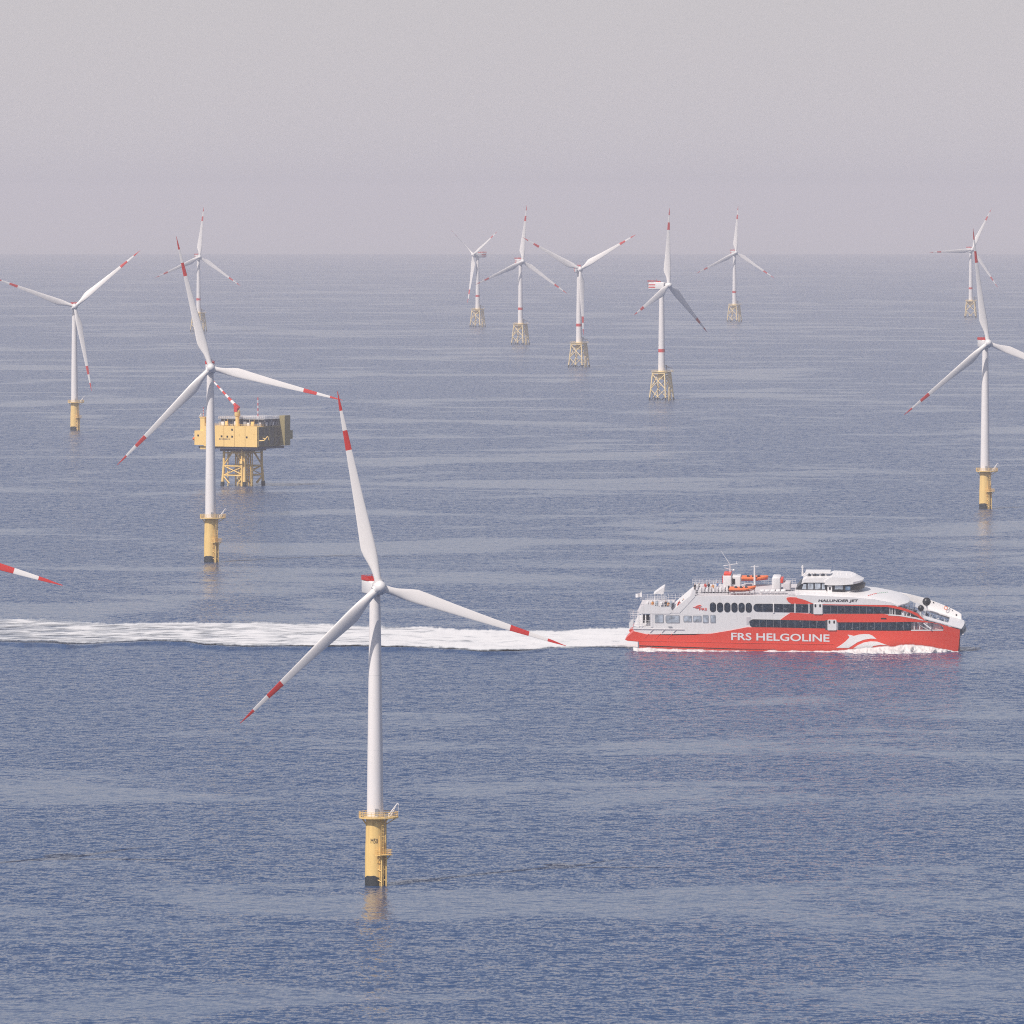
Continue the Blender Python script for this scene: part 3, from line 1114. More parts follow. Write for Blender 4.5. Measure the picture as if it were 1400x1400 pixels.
    railing(mb, [(xr0, ya, zr + .2), (xr1, ya, zr + .2), (xr1, yb, zr + .2), (xr0, yb, zr + .2)], 1.2, 0.09, True, 2, True, 1.4)
    link("railing", mb.mesh("railing", M_WHITE), rd)
    rnd = random.Random(5)
    for k in range(18):
        mb = MB()
        w = rnd.uniform(0.7, 2.0)
        h = rnd.uniform(0.8, 2.6)
        x = xr0 + (xr1 - xr0) * (k + .5) / 18
        yy = -6.2 + rnd.uniform(-1.2, 0.6)
        mb.box((x, yy, zt + h / 2 + .05), (w, 1.2, h))
        if k % 2:
            mb.tube((x + w * .6, yy - .4, zt), (x + w * .6, yy - .4, zr), 0.12, 0.12, 6)
        link("deck_equipment", mb.mesh("deck_equipment", (M_GREY, M_WHITE, M_DARK, M_YEL2, M_NAVY)[k % 5]), root)
    for k in range(6):
        mb = MB()
        yy = -5 + k * 3.6
        mb.tube((xr1 - 0.2, yy, zt), (xr1 - 0.2, yy + (2.4 if k % 2 else -1.2), zr), 0.16, 0.16, 6)
        mb.box((xr1 - 0.5, yy + 1.5, zt + 1.2), (0.5, 1.2, 2.0))
        link("deck_frame", mb.mesh("deck_frame", M_GREY if k % 2 else M_WHITE), root)
    mb = MB()
    railing(mb, [(xa, y0 + .2, zt + .05), (x1 - .3, y0 + .2, zt + .05), (x1 - .3, -6.8, zt + .05)], 1.1, 0.08, True, 2, False, 1.5)
    link("edge_railing", mb.mesh("edge_railing", M_YEL2), root)
    # shaded right end: tall tower, shade mixed into its olive, and its bracket
    yT0, yT1 = y1 - 5.6, y1 + 0.6
    mb = MB()
    mb.box((x1 + 1.6, (yT0 + yT1) / 2, (uz(615) + uz(574)) / 2 + 2.6), (3.6, yT1 - yT0, uz(574) - uz(615)))
    tw = link("end_tower", mb.mesh("end_tower", M_OLIVE_SHADED), root)
    mb = MB()
    mb.box((x1 + 1.6, yT1 + 1.6, uz(600.5) + 2.6), (3.0, 3.2, 5.0))
    link("end_tower_annex", mb.mesh("end_tower_annex", M_OLIVE_SHADED), tw)
    mb = MB()
    mb.tube((x1, y0 + 1.2, uz(601)), (x1 + 3.6, y0 + 1.6, uz(600.6)), 0.4, 0.35, 8)
    mb.tube((x1 + 3.4, y0 + 1.6, uz(601)), (x1 + 5.4, y0 + 2.6, uz(594.5)), 0.35, 0.3, 8)
    mb.tube((x1 + 5.4, y0 + 2.6, uz(594.5)), (x1 + 5.9, y0 + 3.2, uz(600)), 0.25, 0.25, 8)
    mb.tube((x1, y0 + 4.2, uz(597)), (x1 + 4.0, y0 + 3.2, uz(599)), 0.22, 0.22, 8)
    link("side_davit", mb.mesh("side_davit", M_YEL2), root)
    # crane
    yc = -9.5
    xc = ux(325.5, yc)
    mb = MB()
    mb.tube((xc, yc, zt), (xc, yc, uz(561)), 1.15, 1.2, 14)
    mb.lathe([(1.5, 0), (1.75, 0.4), (1.7, 3.0), (1.2, 3.6)], 14, (xc, yc, uz(568.5)))
    link("crane_pedestal", mb.mesh("crane_pedestal", M_YEL2, True), root)
    mb = MB()
    mb.box((xc - 0.2, yc - 1.2, uz(560)), (2.2, 1.4, 2.0))
    mb.box((xc - 0.4, yc, uz(556.5)), (2.6, 2.2, 2.4), Matrix.Rotation(R(35), 3, 'Y'))
    link("crane_cab", mb.mesh("crane_cab", M_BAND), root)
    a = Vector((xc - 0.2, yc, uz(556)))
    b = Vector((ux(289, yc + 4), yc + 4, uz(519)))
    nseg = 9
    for k in range(nseg):
        mb = MB()
        p, q = a.lerp(b, k / nseg), a.lerp(b, (k + 1) / nseg)
        r0 = 1.0 - 0.6 * k / nseg
        mb.tube(p, q, r0, r0 - 0.06, 8)
        link("boom_section", mb.mesh("boom_section", M_BAND if k % 2 == 0 else M_WHITE, True), root)
    # masts
    for (px, py0, py1, yy, r) in ((353.2, 570, 543, 0.0, 0.32), (278, 570, 557, y0 + 4, 0.25)):
        x = ux(px, yy)
        zz0, zz1 = uz(py0) - yy * 0.0, uz(py1)
        zz0 = zr if px > 300 else uz(572)
        n = 8
        for k in range(n):
            mb = MB()
            mb.tube((x, yy, zz0 + (zz1 - zz0) * k / n), (x, yy, zz0 + (zz1 - zz0) * (k + 1) / n), r, r * 0.9, 6)
            link("mast_section", mb.mesh("mast_section", M_WHITE if k % 2 == 0 else M_BAND), root)
    mb = MB()
    mb.tube((ux(272, y0 + 3), y0 + 3, uz(570)), (ux(275, y0 + 3), y0 + 3, uz(566)), 0.25, 0.25, 6)
    mb.tube((ux(275, y0 + 3), y0 + 3, uz(570)), (ux(275, y0 + 3), y0 + 3, uz(565)), 0.3, 0.3, 6)
    link("roof_davit", mb.mesh("roof_davit", M_WHITE), root)
    return root


substation()


# ------------------------------------------------------------------ ferry
FX, FY = 1090.0, 890.5
F_POS = sea_point(FX, FY)
K = 1.0 / px_per_m(F_POS)                # metres to one photo pixel at the ferry
YAW_F, HEEL = R(5.5), R(7.0)             # bow a little towards us, heeling into a slow turn
DEP = math.atan((FY - EYE_Y) / FPX)
SE, CE = math.sin(HEEL + DEP), math.cos(HEEL + DEP)
SA, CA = math.sin(YAW_F), math.cos(YAW_F)
BEAM = 92.0
F_MAT = Matrix.Translation(F_POS) @ Matrix.Rotation(-YAW_F, 4, 'Z') @ Matrix.Rotation(HEEL, 4, 'X')
ferry = empty("ferry", F_MAT)
tag(ferry, "red and white catamaran ferry lettered FRS HELGOLINE steaming to the right", "ferry")


def loc(px, py, y=0.0):
    """ship coordinates (in photo pixels) of a point at depth y that shows at (px, py)"""
    X = (px - FX - y * SA) / CA
    Z = (FY - py - y * SE + SA * math.sin(DEP) * X) / CE
    return X, Z


def V(px, py, y=0.0):
    X, Z = loc(px, py, y)
    return Vector((X * K, y * K, Z * K))


def ysd(X):
    return 0.0 if X < 105 else 13.0 * ((X - 105) / 116.0) ** 2


def cut2d(pts, step=9.0, x_from=100.0):
    bm = bmesh.new()
    vs_ = [bm.verts.new((x, 0, z)) for (x, z) in pts]
    for t in tessellate_polygon([[Vector((x, z, 0)) for (x, z) in pts]]):
        try:
            bm.faces.new([vs_[i] for i in t])
        except ValueError:
            pass
    xs = [p[0] for p in pts]
    c = max(x_from, min(xs) + 0.01)
    while c < max(xs):
        bmesh.ops.bisect_plane(bm, geom=bm.verts[:] + bm.edges[:] + bm.faces[:], plane_co=(c, 0, 0), plane_no=(1, 0, 0))
        c += step
    bm.verts.index_update()
    co = [(v.co.x, v.co.z) for v in bm.verts]
    fs = [tuple(v.index for v in f.verts) for f in bm.faces]
    be = [(e.verts[0].index, e.verts[1].index) for e in bm.edges if len(e.link_faces) == 1]
    bm.free()
    return co, fs, be


def solid(co, fs, be, yf, yb, name, mat):
    n = len(co)
    pts = [(x * K, yf(x) * K, z * K) for (x, z) in co] + [(x * K, yb(x) * K, z * K) for (x, z) in co]
    faces = list(fs) + [tuple(i + n for i in reversed(f)) for f in fs] + [(a, b, b + n, a + n) for (a, b) in be]
    me = bpy.data.meshes.new(name)
    me.from_pydata(pts, [], faces)
    bm = bmesh.new()
    bm.from_mesh(me)
    bmesh.ops.recalc_face_normals(bm, faces=bm.faces[:])
    bm.to_mesh(me)
    bm.free()
    me.materials.append(mat)
    me.update()
    return me


def panel(name, pix, out, inn, mat, parent=ferry, y0=None, mirror=False):
    """plate that follows the ship's side; out / inn: how far it stands out of and reaches into the side"""
    pts = []
    for (px, py) in pix:
        y = ysd(px - FX) if y0 is None else y0
        pts.append(loc(px, py, y))
    base = ysd if y0 is None else (lambda x: y0)
    co, fs, be = cut2d(pts)
    if mirror:
        me = solid(co, fs, be, lambda x: BEAM - base(x) + out, lambda x: BEAM - base(x) - inn, name, mat)
    else:
        me = solid(co, fs, be, lambda x: base(x) - out, lambda x: base(x) + inn, name, mat)
    return link(name, me, parent)


def prism(name, pix, ya, yb, mat, parent=ferry, bulge=None, ny=1, yref=None):
    """profile swept across the ship from depth ya to yb; bulge(X, t) adds to X, t from -1 to 1 across"""
    yr = ya if yref is None else yref
    prof = [loc(px, py, yr) for (px, py) in pix]
    mb = MB()
    n = len(prof)
    for j in range(ny + 1):
        t = -1 + 2 * j / ny
        y = ya + (yb - ya) * j / ny
        for (X, Z) in prof:
            XX = X + (bulge(X, t) if bulge else 0)
            mb.v.append((XX * K, y * K, Z * K))
    for j in range(ny):
        for k in range(n):
            k2 = (k + 1) % n
            mb.f.append((j * n + k, j * n + k2, (j + 1) * n + k2, (j + 1) * n + k))
            mb.m.append(0)
    for t in tessellate_polygon([[Vector((x, z, 0)) for (x, z) in prof]]):
        mb.f.append(tuple(t)); mb.m.append(0)
        mb.f.append(tuple(i + ny * n for i in reversed(t))); mb.m.append(0)
    me = mb.mesh(name, mat)
    bm = bmesh.new()
    bm.from_mesh(me)
    bmesh.ops.recalc_face_normals(bm, faces=bm.faces[:])
    bm.to_mesh(me)
    bm.free()
    return link(name, me, parent)


def rounded(x0, x1, y0, y1, rl, rr, n=6, slope=0.0):
    """rounded pixel rectangle; rl, rr corner radii at its left and right ends"""
    out = []
    for (cx, cy, r, a0) in ((x1 - rr, y0 + rr, rr, -90), (x1 - rr, y1 - rr, rr, 0), (x0 + rl, y1 - rl, rl, 90), (x0 + rl, y0 + rl, rl, 180)):
        if r < 0.05:
            out.append((cx, cy))
            continue
        for k in range(n + 1):
            a = R(a0 + 90 * k / n)
            out.append((cx + r * math.cos(a), cy + r * math.sin(a)))
    return [(x, y + slope * (x - x0)) for (x, y) in out]


def word(name, s, px0, px1, top, bot, mat, slope=0.0, shear=0.0, out=0.42, bold=0.0, y0=None, parent=ferry):
    def fn(u, v):
        px = px0 + (px1 - px0) * u
        py = bot - (bot - top) * v + slope * (px - px0)
        px += shear * v * (bot - top)
        y = (ysd(px - FX) if y0 is None else y0) - out
        return V(px, py, y)
    return link(name, text_mapped(name, s, mat, fn, bold), parent)


# --- hulls
hull_pix = [(855, 874.5), (858, 871), (867, 863), (885, 867.3), (920, 868.8), (950, 868.3), (975, 866), (1000, 861.8), (1022, 857.6),
            (1060, 857.8), (1135, 859.5), (1146, 861.8), (1245, 862.4), (1292, 861.6), (1312, 861.2), (1311, 875), (1309.5, 889), (1309, 925), (876, 925),
            (874, 877.5), (858, 876)]
hp = [loc(px, py, ysd(px - FX)) for (px, py) in hull_pix]
co, fs, be = cut2d(hp)


def hull_in(x):
    return 28.0 if x < 120 else max(ysd(x) + 0.6, 28.0 - 14.5 * ((x - 120) / 100.0) ** 1.6)


link("hull", solid(co, fs, be, lambda x: ysd(x) - 0.25, hull_in, "hull", M_SHIPR), ferry)
hp2 = [(x, z if z > -20 else -60) for (x, z) in hp]
co2, fs2, be2 = cut2d(hp2)
link("hull", solid(co2, fs2, be2, lambda x: BEAM - ysd(x) + 0.25, lambda x: BEAM - hull_in(x), "hull", M_SHIPR), ferry)
prism("bridge_deck", [(872, 867.0), (1190, 866.8), (1190, 863), (872, 863)], 3.0, BEAM - 3.0, M_SHIPG, ferry, None, 1, 0.0)
prism("bow_deck", [(1190.2, 866.8), (1288, 868), (1298, 874), (1309, 873.6), (1311, 862.4), (1190.2, 862.8)], 14.0, BEAM - 14.0, M_SHIPG, ferry, lambda X, t: (6 * (1 - t * t)) if X > 200 else 0, 8, 0.0)
prism("centre_bow", [(1180, 874), (1288, 873), (1303, 866), (1180, 866)], 32, 60, M_SHIPG, ferry, None, 1, 0.0)

# --- houses (white), swept over the whole beam
prism("lower_house", [(868, 867.5), (866, 857), (893, 857), (893, 837.5), (1214, 843), (1214, 862), (1146, 862), (1020, 866)], 0.35, BEAM - 0.35, M_SHIPW, ferry, None, 1, 0.0)
prism("bow_house", [(1214.2, 848), (1244, 850), (1244, 863), (1214.2, 863)], 4.5, BEAM - 4.5, M_SHIPW, ferry, None, 1, 0.0)
prism("upper_house", [(916, 840), (945, 815.4), (1060, 814.2), (1092, 815.6), (1170, 818.2), (1205, 822.5), (1214, 826), (1214, 843.4), (1150, 842)], 0.3, BEAM - 0.3, M_SHIPW, ferry, None, 1, 0.0)
prism("aft_deck", [(874, 838.6), (872, 836.2), (917, 835.6), (917, 838.9)], 0.3, BEAM - 0.3, M_DECK, ferry, None, 1, 0.0)
prism("top_deck", [(944, 815.1), (948, 814.3), (1090, 814.0), (1090, 814.9)], 2.0, BEAM - 2.0, M_DECK, ferry, None, 1, 0.0)

# --- forward roof, rounded nose in plan
zedge = [(1088, 813.2), (1120, 814.0), (1165, 816.0), (1195, 818.8), (1218, 823.2), (1232, 827.0), (1246, 831.0)]


def roof_z(X):
    px = X + FX
    for i in range(len(zedge) - 1):
        if px <= zedge[i + 1][0] or i == len(zedge) - 2:
            a, b = zedge[i], zedge[i + 1]
            t = (px - a[0]) / (b[0] - a[0])
            return loc(px, a[1] + (b[1] - a[1]) * t, 0.0)[1]


mb = MB()
NU, NVv = 28, 22
top, botm = [], []
for j in range(NVv + 1):
    t = -1 + 2 * j / NVv
    y = BEAM / 2 + t * (BEAM / 2 - 0.3)
    xf = 138 + 14 * (1 - abs(t) ** 2.6)
    rise = 2.6 * (1 - t * t) - 0.7 * abs(t) ** 14
    for i in range(NU + 1):
        X = -2 + (xf + 2) * i / NU
        e = 1.2 * max(0.0, (i / NU - 0.93) / 0.07) ** 2
        z = roof_z(X) + rise - e
        mb.v.append((X * K, y * K, z * K))
nt_ = len(mb.v)
for (x, y, z) in list(mb.v):
    mb.v.append((x, y, z - 2.2 * K))
W1 = NU + 1
for j in range(NVv):
    for i in range(NU):
        a = j * W1 + i
        mb.f.append((a, a + 1, a + W1 + 1, a + W1)); mb.m.append(0)
        mb.f.append((nt_ + a, nt_ + a + W1, nt_ + a + W1 + 1, nt_ + a + 1)); mb.m.append(0)
for i in range(NU):
    for j in (0, NVv):
        a = j * W1 + i
        mb.f.append((a, a + nt_, a + nt_ + 1, a + 1)); mb.m.append(0)
for j in range(NVv):
    for i in (0, NU):
        a = j * W1 + i
        mb.f.append((a, a + W1, a + W1 + nt_, a + nt_)); mb.m.append(0)
roof = link("roof", mb.mesh("roof", M_SHIPW, True), ferry)
panel("roof_coaming", [(1090, 813.4), (1120, 814.6), (1165, 816.8), (1195, 819.4), (1218, 823.8), (1230, 828.4), (1213, 827.2), (1114, 826), (1100, 820), (1090, 817.5)], 0.4, 1.2, M_SHIPW)


# --- red paintwork on the side
panel("red_stripe", [(1067, 847.6), (1074, 842.5), (1081, 837.8), (1125, 839.8), (1204, 839.2), (1235, 842.4), (1252, 845.2), (1262, 848.4), (1285, 853.4), (1312, 861.1), (1290, 861.4),
                     (1289, 857.5), (1284, 853.6), (1272, 851.2), (1245, 850.2), (1146, 850.8), (1100, 848.6)], 0.3, 0.5, M_SHIPR)
panel("red_stripe", [(1075.5, 818.4), (1077, 817.0), (1081, 816.5), (1090, 817), (1102, 819.8), (1114, 824.8), (1114, 826.2), (1082, 825.4), (1078, 822.4)], 0.3, 0.5, M_SHIPR)
panel("red_stripe", [(1112, 824.6), (1140, 825.2), (1180, 825.6), (1213, 826.8), (1228, 829.6), (1242, 834), (1254, 839), (1262, 846.2), (1263.5, 848.6), (1258, 847.4), (1255, 843.5), (1246, 838.6), (1232, 834), (1213, 829.8), (1165, 828.2), (1112, 826.8)], 0.32, 1.4, M_SHIPR)

# --- windows
for k, cx in enumerate((975.4, 985.1, 995.0, 1004.7, 1014.4, 1024.2)):
    cy = 830.2 + 0.12 * k
    panel("window", rounded(cx - 4.2, cx + 4.2, cy - 6.6, cy + 6.6, 4.1, 4.1), 0.12, 0.3, M_BLACK)
    panel("pane", rounded(cx - 3.4, cx + 3.4, cy - 5.8, cy + 5.8, 3.3, 3.3), 0.2, 0.2, M_GLASS, bpy.data.objects[[o.name for o in COL.objects if o.name.startswith("window")][-1]])


def window_band(x0, x1, t0, b0, t1, b1, cuts, rl=0.0, glassm=None, name="window_band"):
    """dark band with a frame and one pane object for every gap between two mullions"""
    def yt(px):
        return t0 + (t1 - t0) * (px - x0) / (x1 - x0)

    def yb_(px):
        return b0 + (b1 - b0) * (px - x0) / (x1 - x0)
    if rl:
        r = (b0 - t0) / 2
        left = [(x0 + r - r * math.sin(R(a)), (t0 + b0) / 2 + r * math.cos(R(a))) for a in range(0, 181, 20)]
        outline = left + [(x1, t1), (x1, b1)]
    else:
        outline = [(x0, b0), (x0, t0), (x1, t1), (x1, b1)]
    band = panel(name, outline, 0.34, 0.2, M_BLACK)
    xs = [x0] + list(cuts) + [x1]
    for i in range(len(xs) - 1):
        a, b = xs[i] + 0.28, xs[i + 1] - 0.28
        if i == 0 and rl:
            r = (b0 - t0) / 2 - 0.5
            cx = x0 + r + 0.5
            pts = [(cx - r * math.sin(R(q)), (t0 + b0) / 2 + r * math.cos(R(q))) for q in range(0, 181, 20)] + [(b, yt(b) + .5), (b, yb_(b) - .5)]
        else:
            pts = [(a, yb_(a) - .5), (a, yt(a) + .5), (b, yt(b) + .5), (b, yb_(b) - .5)]
        panel("pane", pts, 0.42, 0.05, glassm or M_GLASS, band)
    for c in cuts:
        panel("mullion", [(c - 0.14, yb_(c) - .3), (c - 0.14, yt(c) + .3), (c + 0.14, yt(c) + .3), (c + 0.14, yb_(c) - .3)], 0.55, 0.05, M_GREY, band)
    return band


window_band(1030.5, 1057, 825.4, 836.0, 825.6, 836.3, [1043.5], 1)
window_band(1059, 1086.2, 825.6, 836.4, 826.1, 837.0, [1072])
window_band(1088.2, 1105.4, 826.3, 837.1, 826.6, 837.5, [1096.6])
window_band(1107.2, 1112.0, 826.7, 838.0, 826.8, 838.4, [])
window_band(1125.6, 1214.0, 828.0, 838.7, 829.8, 839.1, [1125.6 + 88.4 * k / 9 for k in range(1, 9)])
window_band(1025, 1131, 846.7, 857.3, 848.7, 859.2, [1038.5 + 9.75 * k for k in range(9)], 1)
window_band(1145.6, 1244.6, 850.9, 861.4, 850.5, 861.9, [1145.6 + 99 * k / 10 for k in range(1, 10)])
for (a, b) in ((1057.2, 1058.8), (1086.4, 1088), (1105.6, 1107)):
    panel("pillar", [(a, 825.2), (b, 825.2), (b, 838), (a, 838)], 0.6, 0.3, M_SHIPW)
for (x0, x1, t, b) in ((1112.4, 1124.6, 825.0, 839.6), (1131.4, 1143.6, 847.2, 861.6)):
    dr = panel("side_door", rounded(x0, x1, t, b, 1.2, 1.2, 4), 1.4, 0.3, M_SHIPW)
    for c in (x0 + 2.6, x1 - 3.2):
        panel("pane", rounded(c - 1.1, c + 1.3, t + 0.9, t + 5.2, 0.9, 0.9, 4), 1.5, 0.1, M_BLACK, dr)
    panel("door_recess", [(x0 - 3.0, b - 0.2), (x0 - 3.0, t + 0.6), (x0, t + 0.6), (x0, b - 0.2)], 0.46, 0.1, M_DARK)
# stern quarter windows of the lower deck, light grey glass
for (x0, x1, t, b, rl) in ((896, 908, 840.2, 851.6, 0.6), (910.5, 930, 841, 851.8, 2.6), (935, 946.5, 841.6, 850.4, 1.2), (948, 959.6, 841.6, 850.4, 0.8), (961.4, 969.2, 840.8, 851.6, 1.0), (971.8, 979, 840.8, 851.6, 1.0)):
    w = panel("window", rounded(x0, x1, t, b, rl, min(rl, 1.0), 4), 0.1, 0.3, M_GREY)
    panel("pane", rounded(x0 + .8, x1 - .8, t + .8, b - .8, max(rl - .7, 0), 0.3, 4), 0.2, 0.1, M_GLASSL, w)
for (x0, x1) in ((879.6, 882.4), (884, 888.4)):
    panel("doorway", [(x0, 852.6), (x0, 840.4), (x1, 840.4), (x1, 852.6)], -3.0, 3.4, M_BLACK)
panel("access_hatch", [(1021, 853), (1021, 843.6), (1026, 843.6), (1026, 848), (1024, 851), (1024, 853)], 0.12, 0.2, M_DECK)
panel("hull_vent", [(1204, 844.7), (1211.4, 844.9), (1211.4, 846.8), (1204, 846.6)], 0.5, 0.1, M_BLACK)
panel("rubbing_strake", [(862, 859.2), (936, 860.2), (936, 861), (862, 860)], 0.5, 0.3, M_DECK)
panel("rubbing_strake", [(858, 875), (1010, 878.2), (1140, 880.2), (1140, 881.1), (1010, 879.2), (858, 875.9)], 0.6, 0.3, M_SHIPR)
for px in (881, 897, 913):
    panel("rubbing_strake", [(px, 873.0), (px + 6, 866.6), (px + 6.9, 866.6), (px + 0.9, 873.0)], 0.55, 0.3, M_SHIPR)
    panel("rubbing_strake", [(px + 8, 864.6), (px + 12, 860.6), (px + 12.6, 860.6), (px + 8.6, 864.6)], 0.55, 0.3, M_DECK)

panel("boot_line", [(874.5, 882.2), (1010, 886.8), (1060, 887.8), (1010, 887.7), (874.5, 883.4)], 0.5, 0.3, M_BLACK)
# --- lettering and emblem
word("lettering", "FRS HELGOLINE", 1000, 1134, 864.9, 875.1, M_LETTERW, 0.0185, 0, 0.55, 0.018)
word("lettering", "HALUNDER JET", 1118.6, 1172.2, 819.6, 824.2, M_LETTERD, 0.0, 0.22, 0.7, 0.03)
word("lettering", "FRS", 956.5, 967.2, 831.0, 834.4, M_SHIPR, 0.02, 0, 0.3, 0.02)
panel("emblem", [(948, 830.2), (951.5, 829.4), (954.5, 827.6), (958, 827.0), (960.5, 828.6), (957.5, 828.4), (955.5, 829.0), (953, 830.6)], 0.3, 0.1, M_SHIPR)
panel("emblem", [(951, 831.4), (954.5, 830.6), (956.8, 829.8), (959.5, 830.4), (956.6, 830.8), (954, 832.0)], 0.3, 0.1, M_SHIPR)
panel("emblem", [(1143, 885.6), (1150, 881.4), (1156, 876.6), (1160.6, 872.0), (1160.8, 870.4), (1158.6, 867.6), (1163, 868.2), (1167, 869.4), (1174, 867.6), (1181, 866.8), (1188, 867.0), (1192.5, 869.0),
                  (1196, 872.0), (1198, 873.4), (1190, 873.0), (1181, 874.4), (1172, 878), (1165, 882.6), (1159.6, 886)], 0.5, 0.2, M_LETTERW)
panel("emblem", [(1166, 886.4), (1173, 881.8), (1181, 878.2), (1190, 876.8), (1199, 877.2), (1206, 879.6), (1213, 882.2), (1203, 881.6), (1194, 883), (1188, 886.8)], 0.5, 0.2, M_LETTERW)
panel("draught_mark", [(914.5, 856.2), (919.5, 856.4), (919.5, 858), (914.5, 857.8)], 0.45, 0.1, M_GREY)

# --- coloured marks on the forward roof
rm = random.Random(3)
for k in range(11):
    u = k / 10
    px, py = 1188 + 27 * u, 817.6 - 10.5 * u
    yy = 14 + 40 * u
    X, Z = loc(px, py, yy)
    mb = MB()
    zr_ = roof_z(X) + 2.6 * (1 - ((yy - 46) / 46.15) ** 2) + 0.12
    mb.box((X * K, yy * K, zr_ * K), (1.9 * K, 4.5 * K, 0.06 * K), Matrix.Rotation(R(-8), 3, 'Y') if X > 110 else Matrix.Rotation(R(3), 3, 'Y'))
    link("roof_mark", mb.mesh("roof_mark", M_SHIPR if k < 5 else M_LETTERG), ferry)

# --- foredeck: bulwarks, well with seats, bow gate
far_y = lambda x: BEAM - ysd(x)
fore_line = [(1212, 826.8), (1228, 829.6), (1242, 834), (1254, 839.4), (1263, 846.4), (1285, 852.8), (1312, 861)]
fl = [loc(px, py, ysd(px - FX)) for (px, py) in fore_line]


def fore_z(X):
    for i in range(len(fl) - 1):
        if X <= fl[i + 1][0] or i == len(fl) - 2:
            t = (X - fl[i][0]) / (fl[i + 1][0] - fl[i][0])
            return fl[i][1] + (fl[i + 1][1] - fl[i][1]) * t


def strip(name, xa, xb, ya, yb, dz, mat, n=14, m=4, thick=1.2, bow=True, camber=0.0):
    """white deck plate between two depths that follows the falling sheer line"""
    mb = MB()
    for j in range(m + 1):
        for i in range(n + 1):
            X0 = xa + (xb - xa) * i / n
            y_a, y_b = ya(X0), yb(X0)
            y = y_a + (y_b - y_a) * j / m
            X = X0
            if bow:
                tt = (y - BEAM / 2) / (BEAM / 2)
                X = X0 + 6.0 * (1 - tt * tt) * max(0.0, (X0 - 180) / 42)
            z = fore_z(X0) + dz + camber * (1 - ((y - BEAM / 2) / (BEAM / 2)) ** 2)
            mb.v.append((X * K, y * K, z * K))
    q = len(mb.v)
    mb.v += [(x, y, z - thick * K) for (x, y, z) in mb.v]
    w = n + 1
    for j in range(m):
        for i in range(n):
            a = j * w + i
            mb.f.append((a, a + 1, a + w + 1, a + w)); mb.m.append(0)
            mb.f.append((q + a, q + a + w, q + a + w + 1, q + a + 1)); mb.m.append(0)
    for i in range(n):
        for j in (0, m):
            a = j * w + i
            mb.f.append((a, a + q, a + q + 1, a + 1)); mb.m.append(0)
    for j in range(m):
        for i in (0, n):
            a = j * w + i
            mb.f.append((a, a + w, a + w + q, a + q)); mb.m.append(0)
    me = mb.mesh(name, mat, True)
    bm = bmesh.new(); bm.from_mesh(me)
    bmesh.ops.recalc_face_normals(bm, faces=bm.faces[:]); bm.to_mesh(me); bm.free()
    return link(name, me, ferry)


strip("foredeck", 172, 221, lambda x: ysd(x) + 0.6, lambda x: 19.0, 0.6, M_SHIPW, camber=2.2)
strip("foredeck", 172, 221, lambda x: BEAM - 27.0, lambda x: BEAM - ysd(x) - 1.6, 0.6, M_SHIPW, camber=2.2)
strip("foredeck", 203, 221, lambda x: 19.15, lambda x: BEAM - 27.15, 0.6, M_SHIPW, 8, 4, camber=2.2)
strip("foredeck", 160, 174, lambda x: 30.0, lambda x: BEAM - 30.0, 2.2, M_SHIPW, 8, 4, 1.2, False, camber=2.2)
strip("well_floor", 124, 206, lambda x: ysd(x) + 2.0, lambda x: BEAM - ysd(x) - 2.0, -13.0, M_DECK, 14, 3, 0.8, False)
# far bulwark with its open slot, seen over the deck
mb = MB()
nb = 30
far_top = [(1225, 807.5), (1245, 811.0), (1270, 817.4), (1290, 825), (1305, 831.5), (1316, 837.5), (1322, 843)]
for i in range(nb + 1):
    X = 128 + 93.5 * i / nb
    yy = BEAM - ysd(X) - 1.0
    px_ = FX + X * CA + yy * SA
    for q in range(len(far_top) - 1):
        if px_ <= far_top[q + 1][0] or q == len(far_top) - 2:
            A_, B_ = far_top[q], far_top[q + 1]
            py_ = A_[1] + (B_[1] - A_[1]) * (px_ - A_[0]) / (B_[0] - A_[0])
            break
    zt_ = loc(px_, py_, yy)[1]
    for (dy, z_) in ((0, fore_z(X) - 3.0), (0.0, zt_), (-1.4, zt_), (-2.2, fore_z(X) - 3.0)):
        mb.v.append((X * K, (yy + dy) * K, z_ * K))
for i in range(nb):
    for j in range(4):
        a_, b_ = i * 4 + j, i * 4 + (j + 1) % 4
        mb.f.append((a_, b_, b_ + 4, a_ + 4)); mb.m.append(0)
mb.f.append((0, 1, 2, 3)); mb.m.append(0)
mb.f.append(tuple(nb * 4 + q for q in (3, 2, 1, 0))); mb.m.append(0)
link("bulwark", mb.mesh("bulwark", M_SHIPW), ferry)
mb = MB()
for k in range(7):
    X = 128 + 7 * k
    mb.box((X * K, (BEAM - ysd(X) - 3) * K, (fore_z(X) - 6.0) * K), (0.7 * K, 0.8 * K, 11 * K))
link("bulwark_frame", mb.mesh("bulwark_frame", M_SHIPW), ferry)
# front of the saloon under the roof nose
mb = MB()
for t in range(12):
    a0, a1 = R(-80 + 160 * t / 12), R(-80 + 160 * (t + 1) / 12)
    for (a, b, lo, hi, mi) in ((a0, a1, -13, -8.2, 0), (a0, a1, -8.2, 0.2, 1)):
        P_ = []
        for (aa, zz) in ((a, lo), (b, lo), (b, hi), (a, hi)):
            X = 124 + 17 * math.cos(aa)
            P_.append((X * K, (46 + 40 * math.sin(aa) / math.sin(R(80))) * K, (fore_z(134) + zz) * K))
        mb.add(P_, [(0, 1, 2, 3)], mi)
link("saloon_front", mb.mesh("saloon_front", [M_SHIPW, M_GLASSB]), ferry)
